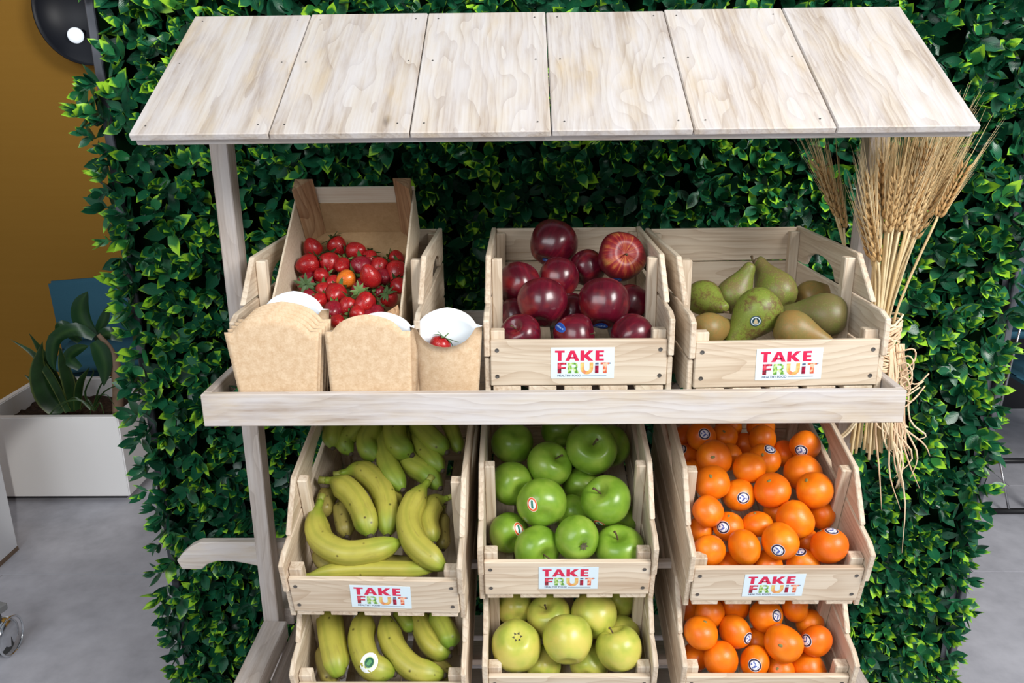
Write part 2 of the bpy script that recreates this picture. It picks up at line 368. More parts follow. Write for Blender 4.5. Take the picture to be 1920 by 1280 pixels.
# crate poses (x, y, z, tilt, yaw) and fruit: label, centre, radius, stem or tip axis, sticker direction, variant
CR = {'straw': (-0.327, 0.05, 1.07, 0.0, 0.0), 'red': (0.041, 0.05, 1.07, 0.0, 0.0), 'pear': (0.343, 0.045, 1.068, 0.0, 0.0349), 'banana': (-0.2695, 0.0043, 0.7164, 0.2443, -0.0262), 'green': (0.026, 0.0378, 0.7249, 0.2443, 0.0), 'orange': (0.347, 0.0244, 0.7214, 0.2443, 0.0), 'lowbanana': (-0.27, 0.0048, 0.5259, 0.2443, 0.0), 'golden': (0.03, 0.0198, 0.5294, 0.2443, 0.0), 'loworange': (0.343, 0.0198, 0.5294, 0.2443, 0.0)}
DATA = {
 'red': [
  ['tall dark red apple at the top back of the red apple crate', [0.0137, 0.3447, 1.2381], 0.0418, [0.4, 0.6, 0.7], [-0.22, -0.63, -0.75], 0],
  ['red apple streaked with yellow, stem hollow facing up, at back right of its crate', [0.1254, 0.2743, 1.2286], 0.0408, [0.15, -0.91, 0.38], [-0.24, -0.5, -0.83], 1],
  ['dark red apple against the left side of the red apple crate', [-0.0457, 0.2279, 1.1922], 0.0361, [-0.36, 0.83, 0.42], 0, 0],
  ['dull red apple under the tallest apple in the red apple crate', [0.0196, 0.2485, 1.1975], 0.0337, [0.26, 0.72, 0.65], 0, 0],
  ['dark shaded red apple between the tallest one and the yellow-streaked one', [0.0707, 0.3029, 1.2032], 0.031, [0.59, 0.7, 0.4], 0, 0],
  ['big red apple with a pale sheen at the front left middle of its crate', [-0.009, 0.1508, 1.1802], 0.0385, [0.12, 0.72, 0.69], 0, 0],
  ['big glossy red apple with an orange patch, front right middle of its crate', [0.0865, 0.1576, 1.1767], 0.0402, [0.1, 0.66, 0.74], [-0.18, -0.42, -0.89], 0],
  ['red apple with its stem hollow up in the front left corner of its crate', [-0.0425, 0.096, 1.1455], 0.031, [-0.38, -0.6, 0.7], 0, 0],
  ['wide red apple with a blue sticker, middle of the front row', [0.0361, 0.0943, 1.143], 0.0333, [0.96, -0.23, 0.17], [-0.66, -0.45, 0.59], 0],
  ['dark red apple in the front right corner of the red apple crate', [0.1237, 0.0964, 1.1417], 0.0332, [0.79, 0.46, 0.41], 0, 0],
  ['shadowed red apple squeezed against the right wall of its crate', [0.1349, 0.2055, 1.164], 0.031, [0.3, 0.71, 0.63], 0, 0],
  ['shadowed red apple seen in the gap behind the middle front apple', [0.0372, 0.2005, 1.1502], 0.0322, [0.26, 0.74, 0.62], 0, 0],
  ['shadowed red apple seen low behind the front left corner apple', [-0.0528, 0.1851, 1.1472], 0.0311, [-0.23, 0.75, 0.62], 0, 0],
 ],
 'green': [
  ['green apple in the back left of the green apple crate, no sticker', [-0.0594, 0.2446, 0.904], 0.0376, [-0.26, 0.43, -0.87], 0, 0],
  ['green apple with its stem at its right, second behind the left stickered apple', [0.0028, 0.1912, 0.8864], 0.0392, [0.51, -0.44, 0.74], 0, 0],
  ['large pale green apple with its hollow up, topmost of the green pile', [0.0759, 0.2059, 0.9086], 0.0445, [0.05, -0.76, 0.64], 0, 0],
  ['green apple with a round orange sticker at the back right of its crate', [0.1138, 0.2677, 0.8857], 0.0373, [0.2, 0.98, 0.05], [-0.06, -0.82, 0.56], 0],
  ['shaded green apple at the very back under the shelf, behind the topmost one', [0.0247, 0.2932, 0.9042], 0.033, [0.03, 0.93, 0.37], 0, 0],
  ['plain green apple against the left wall, middle of its crate', [-0.0604, 0.1704, 0.8605], 0.0374, [-0.48, 0.88, -0.05], 0, 0],
  ['big green apple with an oval orange sticker facing front, left of centre', [-0.0112, 0.117, 0.8522], 0.0411, [-0.09, 0.99, 0.14], [-0.43, -0.82, 0.39], 0],
  ['bright green apple with stem up and a sticker low on its front', [0.0939, 0.116, 0.8574], 0.0412, [-0.46, -0.4, 0.8], [-0.33, -0.69, -0.64], 0],
  ['dark shaded green apple in the gap at the centre of its crate', [0.0587, 0.2026, 0.8381], 0.033, [0.17, 0.97, 0.15], 0, 0],
  ['shaded green apple low by the left wall with a sticker partly hidden', [-0.0651, 0.1193, 0.7963], 0.0339, [-0.26, 0.95, 0.17], [0.51, -0.62, 0.6], 0],
  ['green apple in the front row, left of centre, hollow turned down', [-0.0206, 0.0694, 0.797], 0.038, [0.51, -0.86, 0.01], 0, 0],
  ['green apple with its blossom end low facing front, centre of the front row', [0.0436, 0.0615, 0.8201], 0.0358, [0.29, -0.95, 0.09], 0, 9],
  ['large green apple at the front right with a stem hollow near its top', [0.1114, 0.0732, 0.7937], 0.0398, [-0.13, -0.23, 0.96], 0, 0],
  ['dark green apple deep in the gap behind the front centre apple', [0.0406, 0.1489, 0.8144], 0.033, [0.16, 0.98, 0.12], 0, 0],
  ['dark green apple deep by the right stile of the green apple crate', [0.118, 0.1502, 0.8024], 0.033, [0.2, 0.97, 0.12], 0, 0],
 ],
 'golden': [
  ['pale yellow apple with its blossom end facing front at the front left', [-0.0542, 0.0465, 0.6333], 0.041, [0.05, -0.52, 0.85], 0, 9],
  ['tall yellow apple standing in the middle of the front row of its crate', [0.0291, 0.0425, 0.646], 0.0403, [0.02, 0.82, 0.57], 0, 0],
  ['yellow green apple with its stem up at the front right of its crate', [0.1131, 0.0445, 0.6262], 0.0372, [-0.31, 0.38, 0.87], 0, 0],
  ['yellow apple with a deep stem hollow behind the two front left ones', [0.0013, 0.1095, 0.6408], 0.0379, [-0.26, -0.3, 0.92], 0, 0],
  ['yellow apple behind the front right one, under the crate above', [0.0759, 0.0988, 0.6515], 0.0386, [0.37, 0.87, 0.33], 0, 0],
  ['yellow apple at the back left, partly behind the crate above', [-0.0584, 0.1351, 0.6436], 0.032, [-0.26, 0.96, 0.09], 0, 0],
  ['yellow apple at the back right, partly behind the crate above', [0.123, 0.156, 0.6411], 0.032, [0.33, 0.94, 0.11], 0, 0],
  ['shaded yellow apple low against the right stile of its crate', [0.123, 0.1075, 0.6066], 0.032, [0.33, 0.94, 0.07], 0, 0],
  ['shaded yellow apple low between the tall one and the front right one', [0.0663, 0.0635, 0.5813], 0.032, [0.3, 0.95, 0.04], 0, 0],
  ['shaded yellow apple low between the two front left ones', [-0.0138, 0.062, 0.5809], 0.032, [0.26, 0.96, 0.03], 0, 0],
 ],
 'orange': [
  ['mandarin with a round sticker at the back left of the pile under the shelf', [0.2688, 0.234, 0.9178], 0.0258, [-0.11, 0.89, -0.45], [0.06, -0.81, 0.58], 0],
  ['mandarin in the far back left corner of the upper mandarin crate', [0.2468, 0.2772, 0.899], 0.024, [0.51, -0.22, -0.83], 0, 0],
  ['mandarin by the left wall with a sticker near its top, back half of the pile', [0.2469, 0.2383, 0.8772], 0.024, [-0.12, 0.92, -0.37], [-0.54, -0.28, 0.79], 0],
  ['small mandarin low by the left wall beside the front stile', [0.2463, 0.1951, 0.8658], 0.024, [0.32, 0.89, -0.34], 0, 0],
  ['mandarin with a stem button near its top, second from back left', [0.3153, 0.2589, 0.9067], 0.024, [-0.21, -0.62, 0.76], 0, 0],
  ['mandarin at the very back, left of centre, mostly under the shelf', [0.3324, 0.3, 0.9095], 0.024, [0.4, 0.9, -0.17], 0, 0],
  ['shaded mandarin behind the one with a stem button in its middle', [0.3155, 0.2189, 0.8868], 0.024, [0.85, 0.06, -0.53], 0, 0],
  ['mandarin at the very back, right of centre, mostly under the shelf', [0.3892, 0.2939, 0.9104], 0.0255, [-0.05, 0.58, -0.81], 0, 0],
  ['mandarin half hidden in the back centre, second from the shelf', [0.3798, 0.2479, 0.9074], 0.0251, [-0.64, 0.77, 0.02], 0, 0],
  ['mandarin with a stem button and a sticker on its upper right, back centre', [0.3718, 0.2032, 0.8886], 0.0278, [-0.35, -0.64, 0.69], [0.3, -0.25, 0.92], 0],
  ['shaded mandarin left of the stickered mandarin at the back right', [0.4178, 0.247, 0.879], 0.024, [0.76, -0.34, -0.56], 0, 0],
  ['mandarin with a round sticker at the back right of the pile', [0.4454, 0.2201, 0.9057], 0.0264, [-0.03, 0.98, -0.21], [-0.57, -0.82, -0.03], 0],
  ['large mandarin with a stem button in its middle, left of centre', [0.2813, 0.1844, 0.9006], 0.0303, [-0.29, -0.85, 0.44], 0, 0],
  ['smooth mandarin at the centre of the upper half of the pile', [0.3364, 0.1662, 0.8904], 0.0273, [0.45, 0.47, -0.76], 0, 0],
  ['wide mandarin behind the one with a creased stem end, right side', [0.4305, 0.1778, 0.8759], 0.0315, [0.39, 0.92, 0.04], 0, 0],
  ['mandarin with two small scars at the left, below the one with a centred button', [0.268, 0.1343, 0.8796], 0.0298, [-0.26, -0.57, 0.78], 0, 0],
  ['mandarin with a round sticker facing front at the left centre', [0.3145, 0.1379, 0.8548], 0.0271, [0.06, 0.92, -0.39], [0.06, -0.96, 0.28], 0],
  ['wide mandarin with a small stem scar near its top, centre of the pile', [0.3644, 0.125, 0.87], 0.0306, [-0.37, -0.31, 0.88], 0, 0],
  ['reddish mandarin with a creased stem end, right of centre', [0.4305, 0.1182, 0.8734], 0.0305, [-0.62, -0.18, 0.76], 0, 0],
  ['mandarin leaning on the left stile, third row from the front', [0.2525, 0.0845, 0.8543], 0.0254, [-0.29, 0.7, -0.65], 0, 0],
  ['shaded mandarin with a sticker low on its left, behind the front row', [0.2878, 0.09, 0.8242], 0.0249, [-0.07, -0.18, 0.98], [-0.56, -0.75, 0.35], 0],
  ['darker mandarin in the centre behind the front row', [0.3336, 0.0887, 0.8287], 0.0245, [-0.23, 0.21, 0.95], 0, 0],
  ['large smooth mandarin right of centre, behind the front stickered one', [0.3901, 0.0798, 0.8415], 0.0301, [0.49, 0.86, -0.09], 0, 0],
  ['small shaded mandarin by the right stile of the upper crate', [0.4477, 0.1244, 0.8261], 0.024, [0.83, 0.52, -0.2], 0, 0],
  ['mandarin in the front left corner of the upper mandarin crate', [0.2475, 0.0405, 0.8103], 0.0252, [-0.17, 0.98, -0.05], 0, 0],
  ['oval mandarin lying in the front row, left of centre', [0.3015, 0.0415, 0.8154], 0.0288, [0.93, 0.33, 0.17], 0, 0],
  ['large mandarin with a round sticker low on its front, front centre', [0.3557, 0.0391, 0.8269], 0.0293, [0.76, 0.2, -0.61], [-0.39, -0.92, -0.02], 0],
  ['mandarin in the front row with a sticker on its upper left', [0.398, 0.0477, 0.7801], 0.0261, [0.13, 0.98, -0.13], [-0.3, 0.02, 0.95], 0],
  ['mandarin at the front right with a stem nub and a sticker on top', [0.4329, 0.0416, 0.8174], 0.0294, [-0.47, 0.47, 0.75], [0.02, -0.06, 1.0], 0],
  ['shaded mandarin low in the front row behind the panel, left of centre', [0.2824, 0.0554, 0.7723], 0.024, [-0.32, 0.59, -0.74], 0, 0],
  ['shaded mandarin low in the front row behind the panel, at the centre', [0.3432, 0.0489, 0.7792], 0.024, [-0.6, 0.53, -0.6], 0, 0],
  ['dark mandarin low by the left stile, behind the front left corner one', [0.2464, 0.1023, 0.81], 0.024, [0.98, -0.02, -0.18], 0, 0],
  ['dark mandarin deep in the gap at the centre of the pile', [0.3822, 0.1408, 0.8241], 0.024, [0.6, 0.12, -0.79], 0, 0],
  ['dark mandarin deep in the back centre gap of the pile', [0.3581, 0.2774, 0.8801], 0.024, [0.25, 0.96, -0.09], 0, 0],
  ['dark mandarin deep between the two stickered front right ones', [0.4131, 0.0884, 0.7976], 0.024, [0.99, -0.08, -0.15], 0, 0],
 ],
 'loworange': [
  ['bright mandarin at the front left of the lower mandarin crate', [0.2462, 0.0533, 0.6511], 0.0281, [0.21, -0.14, 0.97], 0, 0],
  ['mandarin with a sticker at its lower right, second from left in the lower crate', [0.3069, 0.0732, 0.6383], 0.0275, [0.68, 0.71, -0.18], [0.66, -0.75, 0.06], 0],
  ['mandarin behind the bright front left one in the lower crate', [0.2701, 0.1026, 0.6552], 0.0263, [0.46, 0.71, -0.53], 0, 0],
  ['mandarin just under the upper crate panel, left of centre in the lower crate', [0.3172, 0.1204, 0.654], 0.0272, [-0.42, 0.91, -0.02], 0, 0],
  ['mandarin with a sticker at its upper right in the centre of the lower crate', [0.3621, 0.093, 0.655], 0.029, [-0.56, 0.74, 0.38], [0.43, -0.74, 0.52], 0],
  ['mandarin just under the upper crate panel, right of centre in the lower crate', [0.4139, 0.1065, 0.6642], 0.0271, [0.9, -0.41, 0.13], 0, 0],
  ['mandarin with a stem star in its middle in the lower crate', [0.3775, 0.0425, 0.6381], 0.0306, [-0.44, -0.78, 0.45], 0, 0],
  ['mandarin with an oval sticker at its left, right end of the lower crate', [0.4344, 0.0542, 0.6343], 0.0276, [-0.5, 0.83, 0.25], [-0.81, -0.45, 0.37], 0],
  ['mandarin in the front row of the lower crate, left of centre', [0.2777, 0.0396, 0.6113], 0.0285, [-0.03, 0.98, -0.21], 0, 0],
  ['mandarin with a large sticker on its front, front centre of the lower crate', [0.3327, 0.0395, 0.6059], 0.027, [0.88, -0.11, -0.47], [-0.25, -0.87, 0.41], 0],
  ['mandarin in the front row of the lower crate at the right', [0.4252, 0.0497, 0.5825], 0.0292, [0.47, 0.87, -0.14], 0, 0],
  ['shaded mandarin with a dark stem star, low in the front row of the lower crate', [0.3759, 0.0446, 0.5864], 0.024, [-0.42, -0.66, 0.63], 0, 0],
  ['dark mandarin in the gap between the two stickered ones of the lower crate', [0.3496, 0.0888, 0.6074], 0.024, [-0.52, 0.21, -0.82], 0, 0],
  ['mandarin in the back left of the lower crate, partly behind the panel above', [0.2423, 0.1377, 0.6416], 0.024, [0.15, 0.91, -0.39], 0, 0],
  ['mandarin behind the right end one in the lower crate', [0.4437, 0.1105, 0.6275], 0.024, [-0.46, 0.89, -0.07], 0, 0],
  ['dark mandarin low in the front left corner of the lower crate', [0.2423, 0.0678, 0.5932], 0.024, [0.09, 0.37, -0.92], 0, 0],
 ],
 'pear': [
  ['small green russet pear with its stem pointing right, left end of the pear crate', [0.253, 0.2086, 1.173], 0.0288, [0.35, -0.93, -0.15], 0, 0],
  ['brown pear lying low in the front left of the pear crate', [0.2475, 0.1381, 1.1399], 0.0275, [0.85, 0.52, -0.01], 0, 1],
  ['back pear leaning left with its dark stem up in the pear crate', [0.3052, 0.2246, 1.1713], 0.0291, [0.51, 0.08, 0.86], 0, 2],
  ['large russet pear leaning on the back pear, neck up to the left', [0.3744, 0.2231, 1.1791], 0.0331, [-0.39, 0.72, 0.57], 0, 2],
  ['front green pear with a round dark sticker and its neck pointing down', [0.3269, 0.153, 1.1646], 0.0366, [-0.71, -0.2, -0.67], [-0.33, -0.93, -0.18], 0],
  ['big olive brown pear at the right with its neck pointing left', [0.4339, 0.1581, 1.156], 0.0342, [-0.94, 0.35, -0.01], 0, 3],
  ['golden brown pear at the front right with its neck pointing right', [0.3702, 0.1132, 1.1462], 0.0289, [0.9, -0.37, -0.22], 0, 1],
  ['brown pear behind the big olive one at the back right of its crate', [0.44, 0.2471, 1.1646], 0.0264, [0.9, 0.43, 0.08], 0, 1],
 ],
 'straw': [
  ['strawberry with its tip up at the back left of the tray', [-0.4044, 0.3233, 1.2357], 0.0166, [-0.29, -0.34, 0.9], 0, 0],
  ['topmost strawberry at the back left with a yellow green cap', [-0.368, 0.3353, 1.2442], 0.0167, [0.59, -0.12, -0.8], 0, 0],
  ['bright strawberry with its cap up, below the topmost one', [-0.3709, 0.2927, 1.2225], 0.0186, [0.22, -0.65, -0.73], 0, 0],
  ['strawberry lying with its cap to the left at the back centre', [-0.3336, 0.3191, 1.2325], 0.0166, [0.91, -0.32, 0.27], 0, 0],
  ['small strawberry with its cap up, right of back centre', [-0.3045, 0.3098, 1.2264], 0.0136, [-0.02, -0.73, -0.68], 0, 0],
  ['flat lying strawberry at the very back right of the tray', [-0.2617, 0.3078, 1.2228], 0.0143, [0.95, -0.17, -0.24], 0, 0],
  ['wide strawberry lying against the left side of the tray, back half', [-0.4006, 0.2811, 1.2196], 0.019, [-0.76, -0.65, -0.07], 0, 0],
  ['small round strawberry left of the dark one at the centre back', [-0.3462, 0.287, 1.2159], 0.0141, [-0.12, -0.99, -0.12], 0, 0],
  ['large dark strawberry at the centre, behind the orange one', [-0.3148, 0.2841, 1.2164], 0.019, [0.22, -0.75, -0.62], 0, 2],
  ['strawberry with its cap at upper right, right of the large dark one', [-0.2822, 0.2846, 1.2153], 0.0167, [-0.33, -0.73, -0.6], 0, 0],
  ['large strawberry with its cap up at the right side of the tray', [-0.2515, 0.2703, 1.2119], 0.0184, [-0.13, -0.7, -0.7], 0, 0],
  ['light red strawberry with its cap to the right, left of the orange one', [-0.3772, 0.2602, 1.2033], 0.0136, [-0.45, -0.84, 0.3], 0, 0],
  ['orange unripe strawberry in the middle of the tray', [-0.3315, 0.2491, 1.2018], 0.0159, [-0.67, -0.71, -0.24], 0, 1],
  ['tall bright red strawberry with its tip up, right of the orange one', [-0.29, 0.2365, 1.2], 0.0175, [-0.23, -0.28, 0.93], 0, 0],
  ['dark strawberry right of the tall bright one', [-0.2738, 0.2605, 1.1999], 0.0156, [0.37, -0.93, -0.01], 0, 2],
  ['strawberry with its cap at upper left by the right side of the tray', [-0.2467, 0.236, 1.1928], 0.0137, [0.46, -0.77, -0.44], 0, 0],
  ['strawberry with its star cap facing front at the left side of the tray', [-0.399, 0.2358, 1.1952], 0.0151, [-0.2, 0.97, -0.12], 0, 2],
  ['small strawberry right of the star capped one at the left', [-0.3692, 0.2295, 1.1882], 0.013, [0.28, -0.84, -0.47], 0, 0],
  ['large strawberry below and left of the orange one', [-0.3442, 0.2177, 1.1838], 0.0176, [-0.13, -0.97, -0.2], 0, 0],
  ['small strawberry directly left of the orange one', [-0.3547, 0.2478, 1.1959], 0.0114, [-0.32, -0.95, 0.01], 0, 0],
  ['strawberry with its star cap facing front, below the orange one', [-0.3097, 0.224, 1.1855], 0.0139, [-0.19, 0.98, -0.08], 0, 2],
  ['strawberry with its tip pointing down, centre of the lower half', [-0.3205, 0.1879, 1.1721], 0.0153, [-0.32, -0.67, -0.67], 0, 0],
  ['tall strawberry slanting to lower left, right of the lower centre', [-0.2906, 0.192, 1.1766], 0.0167, [-0.51, -0.74, -0.44], 0, 0],
  ['strawberry with spread green leaves above the front corner block', [-0.2578, 0.2063, 1.1782], 0.0145, [0.29, 0.37, -0.88], 0, 0],
  ['dark strawberry low at the front, right of the white cup', [-0.3436, 0.1825, 1.1635], 0.0162, [0.11, -0.99, -0.06], 0, 2],
  ['shaded strawberry low behind the white cup at the left', [-0.3698, 0.2074, 1.1761], 0.0128, [-0.11, -0.99, -0.09], 0, 0],
  ['strawberry with its cap to the left in the front row', [-0.305, 0.1677, 1.1613], 0.0135, [0.89, -0.44, -0.12], 0, 0],
  ['strawberry at the very front edge of the tray, left of centre', [-0.3334, 0.1567, 1.1525], 0.0121, [0.42, -0.91, 0.03], 0, 0],
  ['shaded strawberry just left of the front corner block', [-0.2749, 0.1857, 1.1608], 0.0123, [-0.09, -0.94, -0.34], 0, 2],
  ['shaded strawberry above the white cup at the left side', [-0.394, 0.2243, 1.1766], 0.0129, [-0.1, -0.99, -0.1], 0, 2],
  ['shaded strawberry between the wide one and the star capped one at the left', [-0.4007, 0.2697, 1.1967], 0.0129, [-0.1, -0.99, -0.12], 0, 2],
  ['dark strawberry behind the middle cup at the front', [-0.2851, 0.1691, 1.1555], 0.0125, [0.37, -0.93, -0.07], 0, 2],
  ['shaded strawberry between the orange one and the tall bright one', [-0.3103, 0.2517, 1.1925], 0.0107, [-0.07, -0.93, -0.37], 0, 2],
  ['shaded strawberry in the gap right below the tall bright one', [-0.2786, 0.2406, 1.1814], 0.0103, [-0.09, -0.93, -0.36], 0, 2],
 ],
 'banana': [
  ['straight green banana lying along the front of the upper banana crate', [[-0.3826, 0.016, 0.7816], [-0.3677, 0.014, 0.7865], [-0.3357, 0.0169, 0.791], [-0.2844, 0.0197, 0.7928], [-0.2325, 0.0181, 0.7928], [-0.1795, 0.0169, 0.7928]], 0.0124, {'v': 0}],
  ['big curved banana lying across the middle, its stem up at the left', [[-0.3745, 0.1184, 0.8586], [-0.3753, 0.0894, 0.8455], [-0.3612, 0.0498, 0.8279], [-0.3203, 0.0267, 0.818], [-0.2772, 0.0315, 0.8179], [-0.2351, 0.0476, 0.8228]], 0.02, {'v': 0}],
  ['spotted banana curving down from upper left in front of its twin', [[-0.3734, 0.1565, 0.8757], [-0.3565, 0.153, 0.8744], [-0.3249, 0.1317, 0.8651], [-0.3008, 0.1001, 0.8484], [-0.2853, 0.0652, 0.8245]], 0.0203, {'v': 0}],
  ['pale banana behind the spotted one, curving the same way', [[-0.3547, 0.1843, 0.8744], [-0.3215, 0.1844, 0.8804], [-0.2846, 0.1558, 0.868], [-0.2643, 0.1172, 0.8481], [-0.2584, 0.0702, 0.8215]], 0.02, {'v': 0}],
  ['narrow banana seen behind the pale curved one', [[-0.3134, 0.2091, 0.8748], [-0.2813, 0.1866, 0.8651], [-0.2586, 0.1535, 0.8505], [-0.2474, 0.1185, 0.8321]], 0.0124, {'v': 0}],
  ['large green banana standing at the right with its stem up', [[-0.1994, 0.1489, 0.8772], [-0.2124, 0.1253, 0.8664], [-0.2257, 0.0842, 0.8478], [-0.2133, 0.0434, 0.8296], [-0.1826, 0.0177, 0.8128], [-0.1614, 0.0086, 0.8001]], 0.0201, {'v': 0}],
  ['banana half hidden behind the large one at the right', [[-0.1662, 0.1398, 0.851], [-0.1875, 0.1291, 0.846], [-0.197, 0.0971, 0.8315], [-0.1846, 0.0615, 0.8128]], 0.0169, {'v': 0}],
  ['brown speckled dull banana at the left under the curved ones', [[-0.3684, 0.1742, 0.8529], [-0.3748, 0.1485, 0.8412], [-0.3729, 0.1231, 0.827]], 0.0163, {'v': 1}],
  ['brown speckled dull banana between the twins and the left stile', [[-0.3486, 0.1569, 0.8397], [-0.3416, 0.1254, 0.8256], [-0.3284, 0.0889, 0.8094]], 0.0155, {'v': 1}],
  ['brownish banana low in the front left below the big curved one', [[-0.3746, 0.0748, 0.7997], [-0.3569, 0.046, 0.787], [-0.3199, 0.0234, 0.7773]], 0.0137, {'v': 1}],
  ['shaded banana low behind the front green one at the centre', [[-0.2781, 0.0555, 0.7838], [-0.2431, 0.0522, 0.7827], [-0.2162, 0.049, 0.7816]], 0.0116, {'v': 1}],
  ['dark banana in the shadow by the right stile', [[-0.176, 0.1464, 0.8258], [-0.1759, 0.1094, 0.8092], [-0.1705, 0.0739, 0.7933]], 0.0121, {'v': 1}],
 ],
 'bunch': [
  ['bunch of three green tipped bananas at the back left under the shelf', [[[[-0.372, 0.2949, 0.9547], [-0.3729, 0.2614, 0.9425], [-0.3736, 0.2319, 0.9264], [-0.3697, 0.21, 0.911]], 0.0171], [[[-0.3723, 0.2983, 0.9535], [-0.3306, 0.2597, 0.9366], [-0.352, 0.2268, 0.916], [-0.3387, 0.2066, 0.9014]], 0.0165], [[[-0.3549, 0.2979, 0.9535], [-0.3068, 0.2593, 0.9367], [-0.3131, 0.2207, 0.9137], [-0.2922, 0.1944, 0.8965]], 0.0194]]],
  ['bunch of three bananas in the back centre, two hanging behind', [[[[-0.2651, 0.286, 0.9576], [-0.2679, 0.2487, 0.9408], [-0.2588, 0.2089, 0.9202], [-0.2311, 0.1898, 0.9064]], 0.0209], [[[-0.2819, 0.3119, 0.941], [-0.2875, 0.2417, 0.9122], [-0.2695, 0.1825, 0.8858], [-0.2422, 0.1424, 0.8653]], 0.0191], [[[-0.2665, 0.3116, 0.941], [-0.2399, 0.2084, 0.8922], [-0.2053, 0.1773, 0.8786], [-0.1806, 0.1504, 0.864]], 0.0191]]],
  ['bunch of three green bananas at the back right under the shelf', [[[[-0.217, 0.2849, 0.9577], [-0.2237, 0.2478, 0.9409], [-0.1989, 0.2147, 0.9235], [-0.1714, 0.1913, 0.9106]], 0.0204], [[[-0.2154, 0.2934, 0.9447], [-0.2195, 0.2273, 0.915], [-0.1975, 0.1922, 0.8994], [-0.1774, 0.1697, 0.8868]], 0.0174], [[[-0.2035, 0.298, 0.9525], [-0.1736, 0.2597, 0.9357], [-0.1617, 0.2333, 0.9183], [-0.1516, 0.2095, 0.9021]], 0.0135]]],
 ],
 'lowbanana': [
  ['green banana at the left end of the lower banana crate, tip out of sight', [[-0.3769, 0.1283, 0.6574], [-0.3706, 0.096, 0.6456], [-0.3579, 0.0562, 0.6306], [-0.3433, 0.0206, 0.6118], [-0.3365, 0.0157, 0.5994]], 0.0216, {'v': 0}],
  ['yellow banana with a round sticker in the lower banana crate', [[-0.3086, 0.1138, 0.6592], [-0.3098, 0.0864, 0.6498], [-0.31, 0.0534, 0.6377], [-0.2885, 0.0178, 0.6189], [-0.2508, 0.0145, 0.6038]], 0.0215, {'v': 0, 'stk': 1}],
  ['plain yellow banana right of the stickered one', [[-0.2777, 0.1115, 0.6554], [-0.2699, 0.0798, 0.644], [-0.2533, 0.0451, 0.6284], [-0.2177, 0.0161, 0.6126], [-0.1709, 0.0139, 0.6013]], 0.0201, {'v': 0}],
  ['yellow banana bent under a green tip at the right of the lower crate', [[-0.2273, 0.1258, 0.6507], [-0.2122, 0.0892, 0.637], [-0.194, 0.0607, 0.6242], [-0.1646, 0.0472, 0.6125]], 0.0187, {'v': 0}],
  ['green banana with its dark tip down at the right of the lower crate', [[-0.1972, 0.1061, 0.6642], [-0.1819, 0.0835, 0.6541], [-0.167, 0.0617, 0.6415], [-0.1604, 0.0437, 0.6306]], 0.0177, {'v': 2}],
  ['small green banana tip between the plain yellow one and the right end ones', [[-0.2605, 0.1186, 0.6558], [-0.2419, 0.0957, 0.6455], [-0.2265, 0.0813, 0.6363]], 0.0131, {'v': 2}],
  ['shaded banana at the far left, behind the green one of the lower crate', [[-0.381, 0.0772, 0.6148], [-0.3658, 0.0387, 0.5974], [-0.3509, 0.0142, 0.5848]], 0.0158, {'v': 1}],
  ['shaded yellow banana low at the right of the lower banana crate', [[-0.1988, 0.0537, 0.5958], [-0.1758, 0.041, 0.5901], [-0.1593, 0.0245, 0.5826]], 0.014, {'v': 1}],
 ],
}
